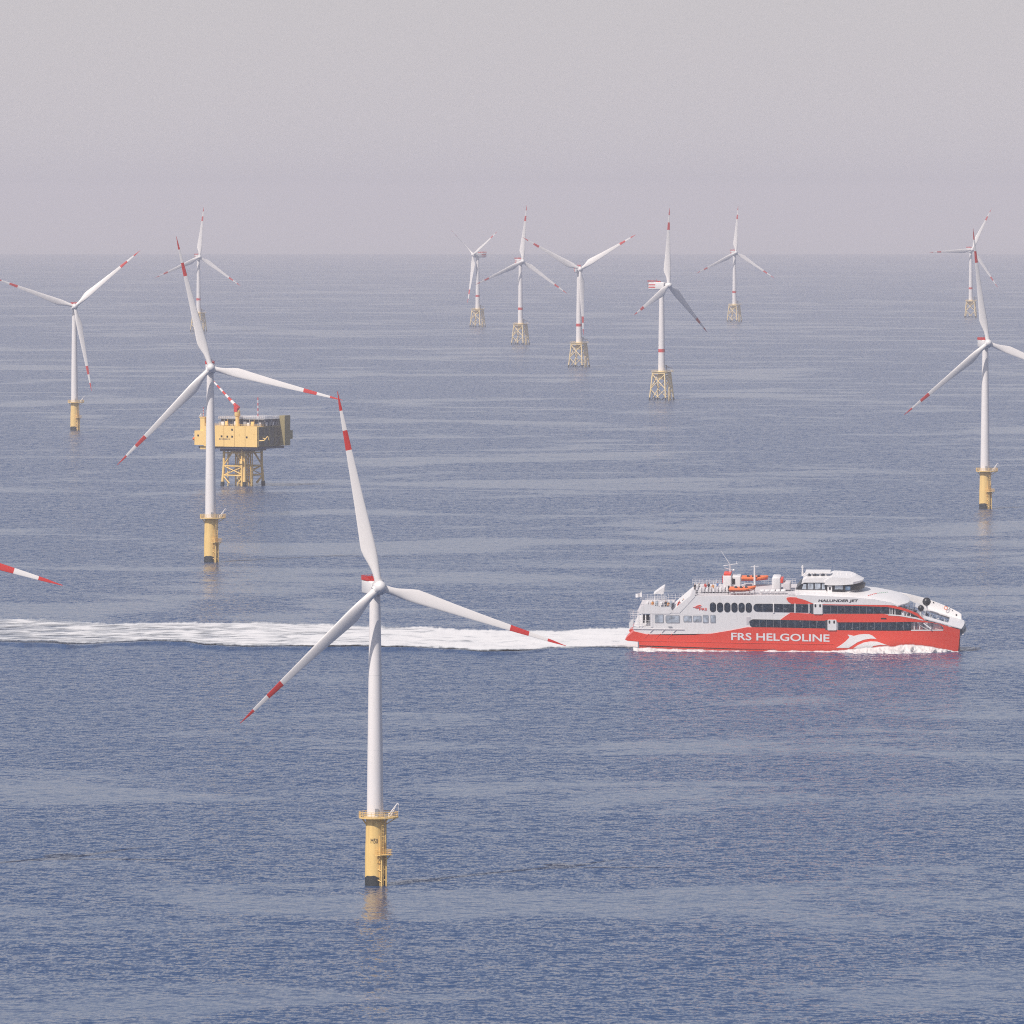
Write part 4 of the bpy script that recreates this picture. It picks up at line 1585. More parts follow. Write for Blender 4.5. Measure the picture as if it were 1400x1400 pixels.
# seats in the well
rs = random.Random(11)
for k in range(26):
    X = 176 + (k % 6) * 5.0 + rs.uniform(-.6, .6)
    y = 25 + (k // 6) * 9.0
    mb = MB()
    z = fore_z(X) - 2.6
    mb.box((X * K, y * K, z * K), (3.0 * K, 5.4 * K, 1.2 * K))
    mb.box(((X - 1.4) * K, y * K, (z + 2.2) * K), (0.7 * K, 5.4 * K, 4.0 * K))
    mb.box((X * K, y * K, (z - 4.0) * K), (1.0 * K, 4.0 * K, 7.0 * K))
    link("seat", mb.mesh("seat", (M_GLASSB, M_SHIPG, M_NAVY, M_SHIPW)[(k * 7) % 4]), ferry)
for k in range(12):
    X = 146 + (k % 3) * 6.5
    y = 12 + (k // 3) * 16 + rs.uniform(-2, 2)
    mb = MB()
    z = fore_z(X) - 9.5
    mb.box((X * K, y * K, z * K), (3.2 * K, 8 * K, 1.4 * K))
    mb.box(((X - 1.6) * K, y * K, (z + 2.6) * K), (0.8 * K, 8 * K, 4.6 * K))
    mb.box((X * K, y * K, (z - 2) * K), (1.2 * K, 6 * K, 3.5 * K))
    link("seat", mb.mesh("seat", (M_SHIPG, M_SHIPW, M_NAVY)[k % 3]), ferry)
# side openings near the bow with white sills, gear inside
panel("bulwark_sill", [(1214, 840.2), (1232, 841.2), (1252, 844.4), (1262, 847.6), (1262, 848.6), (1250, 846), (1230, 842.4), (1214, 841.4)], 0.6, 1.2, M_SHIPW)
panel("bulwark_sill", [(1245, 861.2), (1289, 861.0), (1289, 862.1), (1245, 862.4)], 0.6, 1.2, M_SHIPW)
panel("opening_back", [(1214.5, 829.8), (1238, 836), (1256, 843.6), (1256, 846), (1214.5, 841.5)], -6.0, 6.6, M_DARK)
panel("opening_back", [(1245, 850.4), (1283, 853.4), (1288, 861.6), (1245, 861.8)], -6.0, 6.6, M_DECK)
for k, px in enumerate((1215.5, 1218.6, 1222.5, 1234, 1238.5, 1243.5)):
    panel("opening_frame", [(px, 842.5), (px, 829.6 + (px - 1214) * .27), (px + 1.1, 829.8 + (px - 1214) * .27), (px + 1.1, 842.8)], -1.6, 2.6, M_SHIPW)
for k, px in enumerate((1248.5, 1252, 1256, 1261, 1266, 1273)):
    panel("opening_frame", [(px, 861.4), (px, 850.8), (px + 1.3, 850.9), (px + 1.3, 861.4)], -3.0, 4.0, M_NAVY if k % 2 else M_SHIPW)
mb = MB()
mb.tube(V(1262, 852, 4), V(1272, 860, 4), 0.9 * K, 0.9 * K, 8)
link("anchor_winch", mb.mesh("anchor_winch", M_SHIPW), ferry)
mb = MB()
mb.lathe([(1.2 * K, 0), (3.2 * K, 1.0 * K), (3.4 * K, 4.5 * K), (1.6 * K, 5.8 * K)], 14, V(1235, 841, 7))
link("winch_drum", mb.mesh("winch_drum", M_SHIPW, True), ferry)
# bow gate and rim between the two bows
mb = MB()
g0, g1 = 18, BEAM - 18
for k in range(9):
    y = g0 + (g1 - g0) * k / 8
    tt = (y - BEAM / 2) / (BEAM / 2)
    X = 221 + 6.0 * (1 - tt * tt)
    mb.box(((X + 0.9) * K, y * K, (fore_z(221) - 3.0) * K), (0.8 * K, 1.8 * K, 7 * K))
link("bow_rail", mb.mesh("bow_rail", M_SHIPG), ferry)
mb = MB()
pts_in = []
for k in range(13):
    y = 13.5 + (BEAM - 27) * k / 12
    tt = (y - BEAM / 2) / (BEAM / 2)
    X = 220.2 + 6.4 * (1 - tt * tt)
    pts_in.append((X, y))
for i in range(12):
    (xa, ya), (xb, yb) = pts_in[i], pts_in[i + 1]
    z0_, z1_ = fore_z(221) - 6.6, fore_z(221) - 0.6
    mb.add([((xa + 1.2) * K, ya * K, z0_ * K), ((xb + 1.2) * K, yb * K, z0_ * K), ((xb + 1.2) * K, yb * K, z1_ * K), ((xa + 1.2) * K, ya * K, z1_ * K)], [(0, 1, 2, 3)])
link("bow_gate", mb.mesh("bow_gate", M_DARK), ferry)
mb = MB()
for i in range(12):
    (xa, ya), (xb, yb) = pts_in[i], pts_in[i + 1]
    z_ = fore_z(221) - 6.8
    mb.tube(((xa + 2.4) * K, ya * K, z_ * K), ((xb + 2.4) * K, yb * K, z_ * K), 0.95 * K, 0.95 * K, 6)
link("bow_rim", mb.mesh("bow_rim", M_SHIPW), ferry)
# the two black balls on the foredeck and a lifebuoy on the far bulwark
for (px, py, y, r) in ((1269.0, 822.4, 52.0, 5.8), (1260, 831.4, 30.0, 4.2)):
    p = V(px, py, y)
    mb = MB()
    mb.sphere(p, r * K, 22, 14)
    b_ = link("fender_ball", mb.mesh("fender_ball", M_BLACK, True), ferry)
    mb = MB()
    mb.tube(p - Vector((0, 0, r * K * 2.4)), p - Vector((0, 0, r * K * 0.9)), 1.1 * K, 1.4 * K, 10)
    link("ball_stand", mb.mesh("ball_stand", M_SHIPW), b_)
p = V(1296.5, 831.0, BEAM - 16)
mb = MB()
nn = 16
for k in range(nn):
    a0, a1 = 2 * math.pi * k / nn, 2 * math.pi * (k + 1) / nn
    mb.tube(p + Vector((2.3 * K * math.cos(a0), 0.3 * math.cos(0), 2.3 * K * math.sin(a0))), p + Vector((2.3 * K * math.cos(a1), 0.3, 2.3 * K * math.sin(a1))), 0.5 * K, 0.5 * K, 6)
link("lifebuoy", mb.mesh("lifebuoy", M_ORANGE), ferry)

for (px, py, r) in ((1302, 832.0, 0.7), (1305.5, 834.2, 0.6), (1311, 840.6, 1.2), (1280, 823.4, 0.8)):
    mb = MB()
    q = V(px, py, BEAM - ysd(px - FX - 8) - 3.6)
    mb.tube(q, q + Vector((0, 2.0 * K, 0)), r * K, r * K, 10)
    link("fairlead", mb.mesh("fairlead", M_BLACK), ferry)

# --- wheelhouse
WY0, WY1 = 22.0, BEAM - 22.0


def nose(X, t):
    return 13.0 * (1 - t * t) * max(0.0, min(1.0, (X - 48) / 26.0))


prism("wheelhouse", [(1082, 816.5), (1097, 799), (1098, 794), (1103, 791.0), (1128, 790.4), (1143, 791), (1162, 793), (1166, 798), (1167, 806), (1160, 811), (1150, 816)], WY0, WY1, M_SHIPW, ferry, nose, 12)
wb = prism("window_band", [(1088.5, 806.2), (1094, 800), (1100.5, 796.7), (1129, 796.7), (1132, 799.6), (1166, 799), (1170, 801.5), (1168.6, 807), (1152, 809.8), (1131.6, 809.6), (1130, 806.4)], WY0 - 0.5, WY1 + 0.5, M_BLACK, ferry, lambda X, t: nose(X, t) + 0.4, 12)
prism("wheelhouse_roof", [(1128, 799.4), (1130, 793), (1139, 789.2), (1160, 790.4), (1168, 795.6), (1166.5, 799.0), (1150, 800.2), (1134, 800.4)], WY0 - 3, WY1 + 3, M_SHIPW, ferry, nose, 12)
for (x0, x1, t, b, m_) in ((1097.6, 1103.6, 798.6, 805.4, M_GLASSL), (1105.6, 1113.2, 797.8, 805.6, M_GLASSL), (1115.2, 1122.8, 797.8, 805.6, M_GLASSL), (1124.8, 1129, 798.0, 805.6, M_GLASSL),
                           (1142.4, 1153.6, 800.6, 805.8, M_GLASSL), (1156.6, 1163.6, 801.2, 807.0, M_GLASSB)):
    pix = [(x0, b), (x0 + (2.0 if x0 < 1100 else 0.2), t), (x1, t), (x1, b)]
    panel("pane", pix, 0.3, 0.1, m_, wb, WY0 - 0.6)
dr = panel("wheelhouse_door", [(1132.4, 809.4), (1132.4, 801.6), (1138.8, 801.6), (1138.8, 809.4)], 0.5, 0.2, M_SHIPW, ferry, WY0 - 0.6)
panel("pane", [(1134.4, 806.4), (1134.4, 802.6), (1137, 802.6), (1137, 806.4)], 0.6, 0.05, M_BLACK, dr, WY0 - 0.6)
mb = MB()
p0, p1 = V(1103, 781.6, 36), V(1137, 782.2, 36)
mb.box(((p0.x + p1.x) / 2, 46 * K, (p0.z + p1.z) / 2 - 1.0 * K), (p1.x - p0.x, 18 * K, 2.2 * K))
link("sensor_deck", mb.mesh("sensor_deck", M_SHIPW), ferry)
for k, px in enumerate((1108, 1112, 1116, 1123, 1126.5, 1131)):
    mb = MB()
    a = V(px, 787, 38)
    mb.box((a.x, 46 * K, a.z + 1.6 * K), (1.6 * K, 14 * K, 5.6 * K))
    link("deck_post", mb.mesh("deck_post", M_SHIPW if k % 2 else M_DARK), ferry)
mb = MB()
mb.tube(V(1099.6, 787, 46), V(1099.6, 772.4, 46), 1.5 * K, 0.8 * K, 8)
mb.box(V(1099.4, 775, 46), (2.6 * K, 2 * K, 3 * K))
mb.tube(V(1100, 787, 46), V(1106, 781, 46), 1.2 * K, 1.0 * K, 6)
link("signal_mast", mb.mesh("signal_mast", M_SHIPW), ferry)
for (px, py) in ((1147, 783.4), (1152, 783.2), (1160, 784.0), (1166, 785), (1173, 787.5), (1178, 790.5)):
    mb = MB()
    a = V(px, py, 46)
    mb.box(a, (1.5 * K, 1.5 * K, 2.0 * K))
    mb.tube(a, a - Vector((0, 0, 2.5 * K)), 0.3 * K, 0.3 * K, 5)
    link("navigation_light", mb.mesh("navigation_light", M_SHIPW), ferry)

# --- top deck fittings
def deck_rail(px0, px1, pyf0, pyf1, y, h, name="railing", step=4.6):
    mb = MB()
    n = max(2, int(abs(px1 - px0) / step))
    a, b = V(px0, pyf0, y), V(px1, pyf1, y)
    for k in range(n + 1):
        p = a.lerp(b, k / n)
        mb.tube(p, p + Vector((0, 0, h * K)), 0.16 * K, 0.16 * K, 5)
    for q in (0.4, 0.7, 1.0):
        mb.tube(a + Vector((0, 0, h * q * K)), b + Vector((0, 0, h * q * K)), 0.16 * K, 0.16 * K, 5)
    return link(name, mb.mesh(name, M_SHIPW), ferry)


def deckbox(name, px0, px1, py0, py1, y, dy, mat, bev=0.0):
    a, b = V(px0, py1, y), V(px1, py0, y)
    mb = MB()
    if bev:
        tmp = MB()
        rounded_box(tmp, -(dy / 2) * K, (dy / 2) * K, a.x, b.x, a.z, b.z, bev * K)
        mb.add([(yy, xx + (y + dy / 2) * K, z) for (xx, yy, z) in tmp.v], [tuple(reversed(f)) for f in tmp.f])
    else:
        mb.box(((a.x + b.x) / 2, (y + dy / 2) * K, (a.z + b.z) / 2), (b.x - a.x, dy * K, b.z - a.z))
    return link(name, mb.mesh(name, mat, bool(bev)), ferry)


deck_rail(947, 1092, 814.4, 814.2, 2.5, 8.0)
deck_rail(950, 1092, 798.6, 798.4, BEAM - 2.5, 8.0)
deck_rail(880, 917, 836, 835.6, 1.5, 9.0)
deck_rail(878, 946, 820.4, 820.0, BEAM - 2.5, 9.0)
deck_rail(862, 892, 856.4, 856.6, 1.5, 8.5)
deck_rail(862, 880, 842, 842, BEAM - 3, 8.5)
for yy in (24, 46, 68):
    deck_rail(884, 914, 835.8 - yy * SE, 835.4 - yy * SE, yy, 8.0, "inner_rail", 3.2)
    deck_rail(952, 988, 814.2 - yy * SE, 814.0 - yy * SE, yy, 7.0, "inner_rail", 3.2)
for yy in (14, 40, 70):
    deck_rail(864, 891, 856.6 - yy * SE, 856.6 - yy * SE, yy, 8.0, "inner_rail", 3.0)
for k in range(14):
    xx, yy = 884 + (k * 37 % 52), 6 + (k * 23 % 34)
    deckbox("deck_chair", xx, xx + 1.8, 829.5 - yy * SE, 834.5 - yy * SE, yy, 3.0, (M_DARK, M_NAVY, M_SHIPG, M_ORANGE)[k % 4])
for k in range(10):
    xx, yy = 953 + (k * 29 % 34), 8 + (k * 19 % 40)
    deckbox("deck_chair", xx, xx + 1.8, 808.5 - yy * SE, 813.5 - yy * SE, yy, 3.0, (M_DARK, M_NAVY, M_SHIPG)[k % 3])
panel("side_bulwark", [(874, 838.8), (878, 829), (884, 825.8), (906, 830.4), (918, 830), (920, 836), (916, 839.2)], 0.2, 0.8, M_SHIPW)
panel("side_screen", [(917, 838), (938, 820), (946, 814), (949, 806.6), (951, 806.6), (951, 816), (930, 838)], 0.1, 0.6, M_SHIPW)
panel("side_screen", [(861, 858.4), (860.4, 852), (866, 846.4), (867, 847.4), (866, 857.6)], 0.2, 0.8, M_SHIPW)
for (px, w) in ((873.6, 1.2), (878, 1.2), (890, 3.2)):
    panel("deck_pillar", [(px, 857.2), (px, 838.4), (px + w, 838.4), (px + w, 857.2)], 0.2, 1.4, M_SHIPW)
mb = MB()
a, b = V(880, 818.4, 46), V(878.6, 807.4, 46)
mb.tube(V(881.4, 838, 46), b, 0.45 * K, 0.3 * K, 6)
fp = link("flagstaff", mb.mesh("flagstaff", M_SHIPW), ferry)
mb = MB()
NF = 10
for j in range(2):
    for i in range(NF + 1):
        u = i / NF
        px = 879.4 - 8.8 * u
        py = 809.4 + 2.2 * u + j * (6.2 - 1.2 * u)
        q = V(px, py, 46)
        mb.v.append((q.x, q.y + 1.2 * K * math.sin(u * 7), q.z))
for i in range(NF):
    mb.f.append((i, i + 1, NF + 1 + i + 1, NF + 1 + i)); mb.m.append(0)
link("flag", mb.mesh("flag", M_FLAG, True), fp)


deckbox("engine_casing", 990.5, 1002, 787, 806, 34, 24, M_SHIPW, 1.0)
deckbox("casing_cap", 991.4, 1001.2, 784, 787, 35, 22, M_SHIPR, 0.6)
deckbox("machinery_box", 1002.6, 1014.5, 787.4, 804, 38, 20, M_SHIPW, 1.0)
deckbox("casing_door", 1003.2, 1007, 791, 798.6, 37.6, 0.8, M_BLACK)
deckbox("air_intake", 1057.5, 1068.4, 789.4, 806, 30, 26, M_SHIPW, 1.5)
deckbox("air_intake_flap", 1068.4, 1072.2, 791.4, 797.2, 31, 20, M_SHIPR, 0.5)
deckbox("casing_door", 989.6, 991.4, 788, 797, 36, 12, M_BAND)
deckbox("locker", 1072.5, 1082, 797, 806, 30, 24, M_DECK, 0.8)
for k in range(9):
    px = 957 + k * 4.6
    st_ = deckbox("bench", px, px + 2.6, 805.5, 809, 14, 22, (M_SHIPW, M_DECK)[k % 2])
for k in range(5):
    deckbox("life_raft", 1040 + k * 7.2, 1045.6 + k * 7.2, 806.6, 810.4, 6, 9, M_SHIPW, 1.4)
for k in range(6):
    deckbox("bench", 884 + k * 6.4, 887 + k * 6.4, 824.6, 829.5, 16, 20, (M_SHIPW, M_DECK, M_SHIPG)[k % 3])
panel("awning", [(894.6, 812.4), (907.6, 803.4), (909.4, 803.6), (908.6, 812), (905.6, 812.6), (901, 811.4)], 0.0, 26.0, M_SHIPW, ferry, 24.0)
for px in (897, 908):
    mb = MB()
    mb.tube(V(px, 829, 26), V(px, 810, 26), 0.4 * K, 0.4 * K, 6)
    link("awning_post", mb.mesh("awning_post", M_SHIPW), ferry)
# masts
mb = MB()
mb.tube(V(1000.6, 806, 46), V(1000.6, 771, 46), 1.1 * K, 0.7 * K, 8)
mb.tube(V(999.6, 770, 46), V(988.6, 753, 46), 0.5 * K, 0.22 * K, 6)
mb.tube(V(991.4, 773.2, 46), V(1011, 770.2, 46), 0.5 * K, 0.3 * K, 6)
mb.tube(V(993, 776, 46), V(1004.6, 779.4, 46), 0.45 * K, 0.45 * K, 6)
mb.tube(V(1009.4, 770.6, 46), V(1009.4, 766.4, 46), 0.3 * K, 0.2 * K, 6)
link("main_mast", mb.mesh("main_mast", M_SHIPW), ferry)
mb = MB()
mb.sphere(V(1005.4, 779, 46), 1.6 * K, 12, 8)
link("radar_dome", mb.mesh("radar_dome", M_SHIPW, True), ferry)
mb = MB()
mb.tube(V(1034.6, 799, 66), V(1034.6, 772.4, 66), 1.5 * K, 1.0 * K, 8)
mb.tube(V(1029.4, 774.4, 66), V(1040.4, 774.4, 66), 0.4 * K, 0.4 * K, 6)
link("aft_mast", mb.mesh("aft_mast", M_SHIPW), ferry)
mb = MB()
mb.tube(V(1004.6, 812, 10), V(1004.4, 806.4, 10), 1.0 * K, 1.0 * K, 8)
mb.tube(V(1026, 812, 10), V(1026, 806, 10), 1.0 * K, 1.0 * K, 8)
mb.tube(V(1034, 812.6, 14), V(1030, 797.0, 14), 0.8 * K, 0.6 * K, 8)
mb.tube(V(1030, 797.4, 14), V(1018, 797.8, 12), 0.6 * K, 0.5 * K, 8)
link("boat_davit", mb.mesh("boat_davit", M_SHIPW), ferry)


def rescue_boat(px0, px1, py, y, label, lift):
    """open inflatable: two fat tubes meeting at a raised bow, a hull between them, seats and an outboard"""
    a, b = V(px0, py, y), V(px1, py, y)
    L = (b.x - a.x)
    root = empty("rescue_boat", F_MAT @ Matrix.Translation(a))
    tag(root, label, "boat", "rescue boats on the ferry")
    w = L * 0.17
    r = L * 0.058
    mb = MB()
    for s in (-1, 1):
        pts = []
        for k in range(13):
            t = k / 12
            pts.append(Vector((L * t, s * w * (1 - max(0, (t - 0.6) / 0.4) ** 2), r * 1.2 + lift * L * max(0, (t - 0.5) / 0.5) ** 2)))
        for i in range(12):
            mb.tube(pts[i], pts[i + 1], r * (1 - 0.25 * (i / 12) ** 3), r * (1 - 0.25 * ((i + 1) / 12) ** 3), 10)
    link("tube", mb.mesh("tube", M_ORANGE, True), root)
    mb = MB()
    for k in range(9):
        t = k / 8
        ww = w * (1 - max(0, (t - 0.6) / 0.4) ** 2) + 0.01
        z = lift * L * max(0, (t - 0.5) / 0.5) ** 2
        mb.v += [(L * t, -ww, z + r), (L * t, 0, z - r * 1.0 * (1 - t * .3)), (L * t, ww, z + r)]
    for k in range(8):
        for j in range(2):
            q = k * 3 + j
            mb.f.append((q, q + 1, q + 4, q + 3)); mb.m.append(0)
    link("keel", mb.mesh("keel", M_BAND), root)
    for k in range(3):
        mb = MB()
        mb.box((L * (0.25 + 0.2 * k), 0, r * 2.0), (L * 0.08, w * 1.3, r * 1.6))
        link("seat", mb.mesh("seat", M_DARK), root)
    mb = MB()
    mb.box((-L * 0.02, 0, r * 1.6), (L * 0.07, w * 0.5, r * 3.2))
    mb.tube((-L * .02, 0, r), (-L * .03, 0, -r * 2.4), r * .4, r * .3, 8)
    link("outboard_motor", mb.mesh("outboard_motor", M_DARK), root)


rescue_boat(998, 1033.5, 807.4, 9.0, "orange inflatable rescue boat on the ferry's near rail, below the masts", 0.09)
rescue_boat(1017, 1053, 791.5, 76.0, "red orange rescue boat on the far side of the ferry's top deck", 0.05)


# --- passengers
def person_mesh(pose):
    me = bpy.data.meshes.new("person")
    if pose == "stand":
        J = [((0, 0, .95), .13), ((0, 0, 1.12), .13), ((0, 0, 1.36), .15), ((0, 0, 1.5), .06), ((0, -.02, 1.64), .105), ((0, -.02, 1.75), .07),
             ((.09, 0, .9), .095), ((.1, -.03, .5), .065), ((.1, 0, .08), .045), ((.1, -.14, .03), .035),
             ((-.09, 0, .9), .095), ((-.1, .02, .5), .065), ((-.1, .03, .08), .045), ((-.1, -.11, .03), .035),
             ((.2, 0, 1.4), .065), ((.25, -.02, 1.12), .05), ((.22, -.16, .93), .038), ((.21, -.22, .88), .035),
             ((-.2, 0, 1.4), .065), ((-.25, .0, 1.12), .05), ((-.2, -.2, 1.02), .038), ((-.19, -.27, 1.03), .035)]
    else:   # leaning on the rail
        J = [((0, .12, .95), .13), ((0, .08, 1.1), .13), ((0, -.06, 1.32), .15), ((0, -.12, 1.45), .06), ((0, -.19, 1.57), .105), ((0, -.2, 1.68), .07),
             ((.09, .12, .9), .095), ((.1, .05, .5), .065), ((.1, .1, .08), .045), ((.1, -.04, .03), .035),
             ((-.09, .12, .9), .095), ((-.1, .06, .5), .065), ((-.12, .16, .08), .045), ((-.12, .02, .03), .035),
             ((.2, -.06, 1.36), .065), ((.26, -.2, 1.12), .05), ((.16, -.42, 1.06), .038), ((.14, -.48, 1.05), .035),
             ((-.2, -.06, 1.36), .065), ((-.26, -.2, 1.12), .05), ((-.14, -.42, 1.07), .038), ((-.12, -.48, 1.06), .035)]
    E = [(0, 1), (1, 2), (2, 3), (3, 4), (4, 5), (0, 6), (6, 7), (7, 8), (8, 9), (0, 10), (10, 11), (11, 12), (12, 13), (2, 14), (14, 15), (15, 16), (16, 17), (2, 18), (18, 19), (19, 20), (20, 21)]
    me.from_pydata([p for p, r in J], E, [])
    o = bpy.data.objects.new("person_source", me)
    COL.objects.link(o)
    o.modifiers.new("skin", 'SKIN')
    for i, sv in enumerate(me.skin_vertices[0].data):
        sv.radius = (J[i][1], J[i][1])
        sv.use_root = (i == 0)
    o.modifiers.new("sub", 'SUBSURF').levels = 1
    dg = bpy.context.evaluated_depsgraph_get()
    out = bpy.data.meshes.new_from_object(o.evaluated_get(dg))
    bpy.data.objects.remove(o)
    return out


M_SKIN = paint("skin", (0.55, 0.33, 0.24), 0.6, 0.05)
M_HAIR = paint("hair", (0.06, 0.04, 0.03), 0.7, 0.2)
CLOTH = {"dark": paint("cloth_dark", (0.03, 0.03, 0.045), 0.8, 0.2), "blue": paint("cloth_blue", (0.1, 0.18, 0.38), 0.8, 0.2),
         "red": paint("cloth_red", (0.5, 0.06, 0.05), 0.8, 0.2), "white": paint("cloth_white", (0.7, 0.7, 0.68), 0.8, 0.1),
         "orange": paint("cloth_orange", (0.7, 0.3, 0.08), 0.8, 0.1), "jeans": paint("jeans", (0.08, 0.11, 0.2), 0.8, 0.2)}
PERSON = {}
for pose in ("stand", "lean"):
    base_me = person_mesh(pose)
    for c in ("dark", "blue", "red", "white", "orange"):
        me = base_me.copy()
        me.materials.clear()
        for m_ in (CLOTH["jeans"] if c != "dark" else CLOTH["dark"], CLOTH[c], M_SKIN, M_HAIR):
            me.materials.append(m_)
        for f in me.polygons:
            z, x, yv = f.center.z, abs(f.center.x), f.center.y
            hand = x > 0.1 and z < 1.09 and yv < -0.19 and z > 0.8
            top_z = 1.5 if pose == "stand" else 1.44
            f.material_index = 0 if z < 0.92 and not hand else (2 if hand else (1 if z < top_z else (3 if (z > top_z + .2 or yv > (0.02 if pose == "stand" else -.14)) else 2)))
            f.use_smooth = True
        PERSON[(pose, c)] = me

people = [
    (951.5, 814, 20, "stand", "dark", "person in dark clothes, hindmost at the rail of the ferry's top deck"),
    (957, 813, 30, "lean", "white", "person in a white top near the aft end of the ferry's top deck"),
    (966, 812, 26, "stand", "red", "person in a red top standing on the ferry's top deck, aft of the mast"),
    (970.6, 811, 30, "stand", "dark", "person all in dark clothes next to the one in red, aft of the ferry's mast"),
    (976.6, 811.6, 20, "lean", "orange", "person in an orange top on the ferry's top deck, nearest to the mast"),
    (983, 811, 36, "stand", "blue", "person in a blue top between the passengers and the ferry's red capped casing"),
    (893.4, 834, 12, "stand", "orange", "person in an orange top at the stern end of the ferry's lower open deck"),
    (911.4, 833, 14, "stand", "dark", "person in dark clothes just forward of the awning on the ferry's stern deck"),
    (914.6, 834, 8, "lean", "orange", "person in an orange top leaning just forward of the awning on the stern deck"),
    (936.0, 829, 30, "stand", "dark", "person in dark clothes below the aft end of the ferry's top deck"),
    (929.4, 832, 18, "lean", "red", "person in a red top seated low on the stern deck, under the top deck's end"),
]
PH = 13.0 * K / 1.75
for (px, py, y, pose, c, lab) in people:
    X, Z = loc(px, py, y)
    deckz = loc(1000, 814.2, 0)[1] if px > 946 else loc(895, 835.9, 0)[1]
    o = link("person", PERSON[(pose, c)], None, F_MAT @ Matrix.Translation((X * K, y * K, deckz * K)) @ Matrix.Rotation(R(rs.uniform(-50, 50)), 4, 'Z') @ Matrix.Scale(PH, 4))
    tag(o, lab, "person", "passengers on the open decks")


# ------------------------------------------------------------------ foam
def foam_material(name, holes, edge, bright=0.64):
    m = bpy.data.materials.new(name)
    m.use_nodes = True
    nt = m.node_tree
    L = nt.links.new
    b = nt.nodes["Principled BSDF"]
    out = nt.nodes["Material Output"]
    tc = nt.nodes.new("ShaderNodeTexCoord")
    uv = nt.nodes.new("ShaderNodeSeparateXYZ")
    L(tc.outputs["UV"], uv.inputs[0])

    def nz(scale, sx, sy, det):
        mp = nt.nodes.new("ShaderNodeMapping")
        mp.inputs["Scale"].default_value = (sx, sy, 1)
        n = nt.nodes.new("ShaderNodeTexNoise")
        n.inputs["Scale"].default_value = scale
        n.inputs["Detail"].default_value = det
        n.inputs["Distortion"].default_value = 0.5
        L(tc.outputs["Object"], mp.inputs[0])
        L(mp.outputs[0], n.inputs["Vector"])
        return n.outputs[0]

    def mth(op, a, b_=0.0, c=0.0):
        n = nt.nodes.new("ShaderNodeMath")
        n.operation = op
        for i, x in enumerate((a, b_, c)):
            if isinstance(x, (int, float)):
                n.inputs[i].default_value = x
            else:
                L(x, n.inputs[i])
        return n.outputs[0]
    # v: 0 and 1 at the edges of the foam, u: age
    ed = mth('MULTIPLY', mth('MINIMUM', uv.outputs[1], mth('SUBTRACT', 1.0, uv.outputs[1])), 2.0)
    cover = mth('MULTIPLY', ed, edge)
    n1 = nz(0.22, 0.34, 0.4, 7)
    n2 = nz(0.9, 0.3, 0.4, 4)
    tex = mth('ADD', mth('MULTIPLY', n1, 0.7), mth('MULTIPLY', n2, 0.3))
    age = mth('MULTIPLY', mth('SUBTRACT', 1.0, uv.outputs[0]), holes)
    val = mth('SUBTRACT', mth('ADD', mth('MULTIPLY', tex, 1.6), mth('MINIMUM', cover, 0.66)), mth('ADD', 1.0, age))
    mr = nt.nodes.new("ShaderNodeMapRange")
    mr.inputs[1].default_value = -0.16
    mr.inputs[2].default_value = 0.28
    L(val, mr.inputs[0])
    tr = nt.nodes.new("ShaderNodeBsdfTransparent")
    mix = nt.nodes.new("ShaderNodeMixShader")
    L(mr.outputs[0], mix.inputs[0])
    L(tr.outputs[0], mix.inputs[1])
    L(b.outputs[0], mix.inputs[2])
    L(mix.outputs[0], out.inputs[0])
    fc = nt.nodes.new("ShaderNodeMixRGB")
    fc.inputs[1].default_value = (bright * 0.6, bright * 0.64, bright * 0.7, 1)
    fc.inputs[2].default_value = (bright, bright * 0.985, bright * 0.99, 1)
    fr = nt.nodes.new("ShaderNodeMapRange")
    fr.inputs[1].default_value = 0.0
    fr.inputs[2].default_value = 0.34
    L(val, fr.inputs[0])
    L(fr.outputs[0], fc.inputs[0])
    L(fc.outputs[0], b.inputs["Base Color"])
    b.inputs["Roughness"].default_value = 0.8
    bump = nt.nodes.new("ShaderNodeBump")
    bump.inputs["Strength"].default_value = 0.6
    bump.inputs["Distance"].default_value = 0.6
    L(tex, bump.inputs["Height"])
    L(bump.outputs[0], b.inputs["Normal"])
    return m


M_FOAM = foam_material("wake_foam", 0.4, 2.5, 0.74)
M_SPRAY = foam_material("spray_foam", 0.0, 2.6, 0.64)


def lerp_table(tab, x):
    if x <= tab[0][0]:
        return tab[0][1]
    for i in range(len(tab) - 1):
        if x <= tab[i + 1][0]:
            a, b = tab[i], tab[i + 1]
            t = (x - a[0]) / (b[0] - a[0])
            t = t * t * (3 - 2 * t)
            return a[1] + (b[1] - a[1]) * t
    return tab[-1][1]


UP = [(-160, 843), (0, 843.5), (60, 844.5), (110, 849), (165, 851.5), (210, 849.5), (270, 850), (340, 848), (420, 851), (480, 854.5), (560, 856.5), (640, 860), (700, 862), (760, 862), (820, 859.5), (872, 858)]
LO = [(-160, 878), (0, 878), (60, 879), (110, 882), (160, 879), (210, 876.5), (250, 877.5), (285, 883), (340, 884.5), (420, 884.5), (480, 884), (560, 885), (620, 888), (660, 891), (710, 890.5), (760, 886.5), (820, 886), (872, 887)]


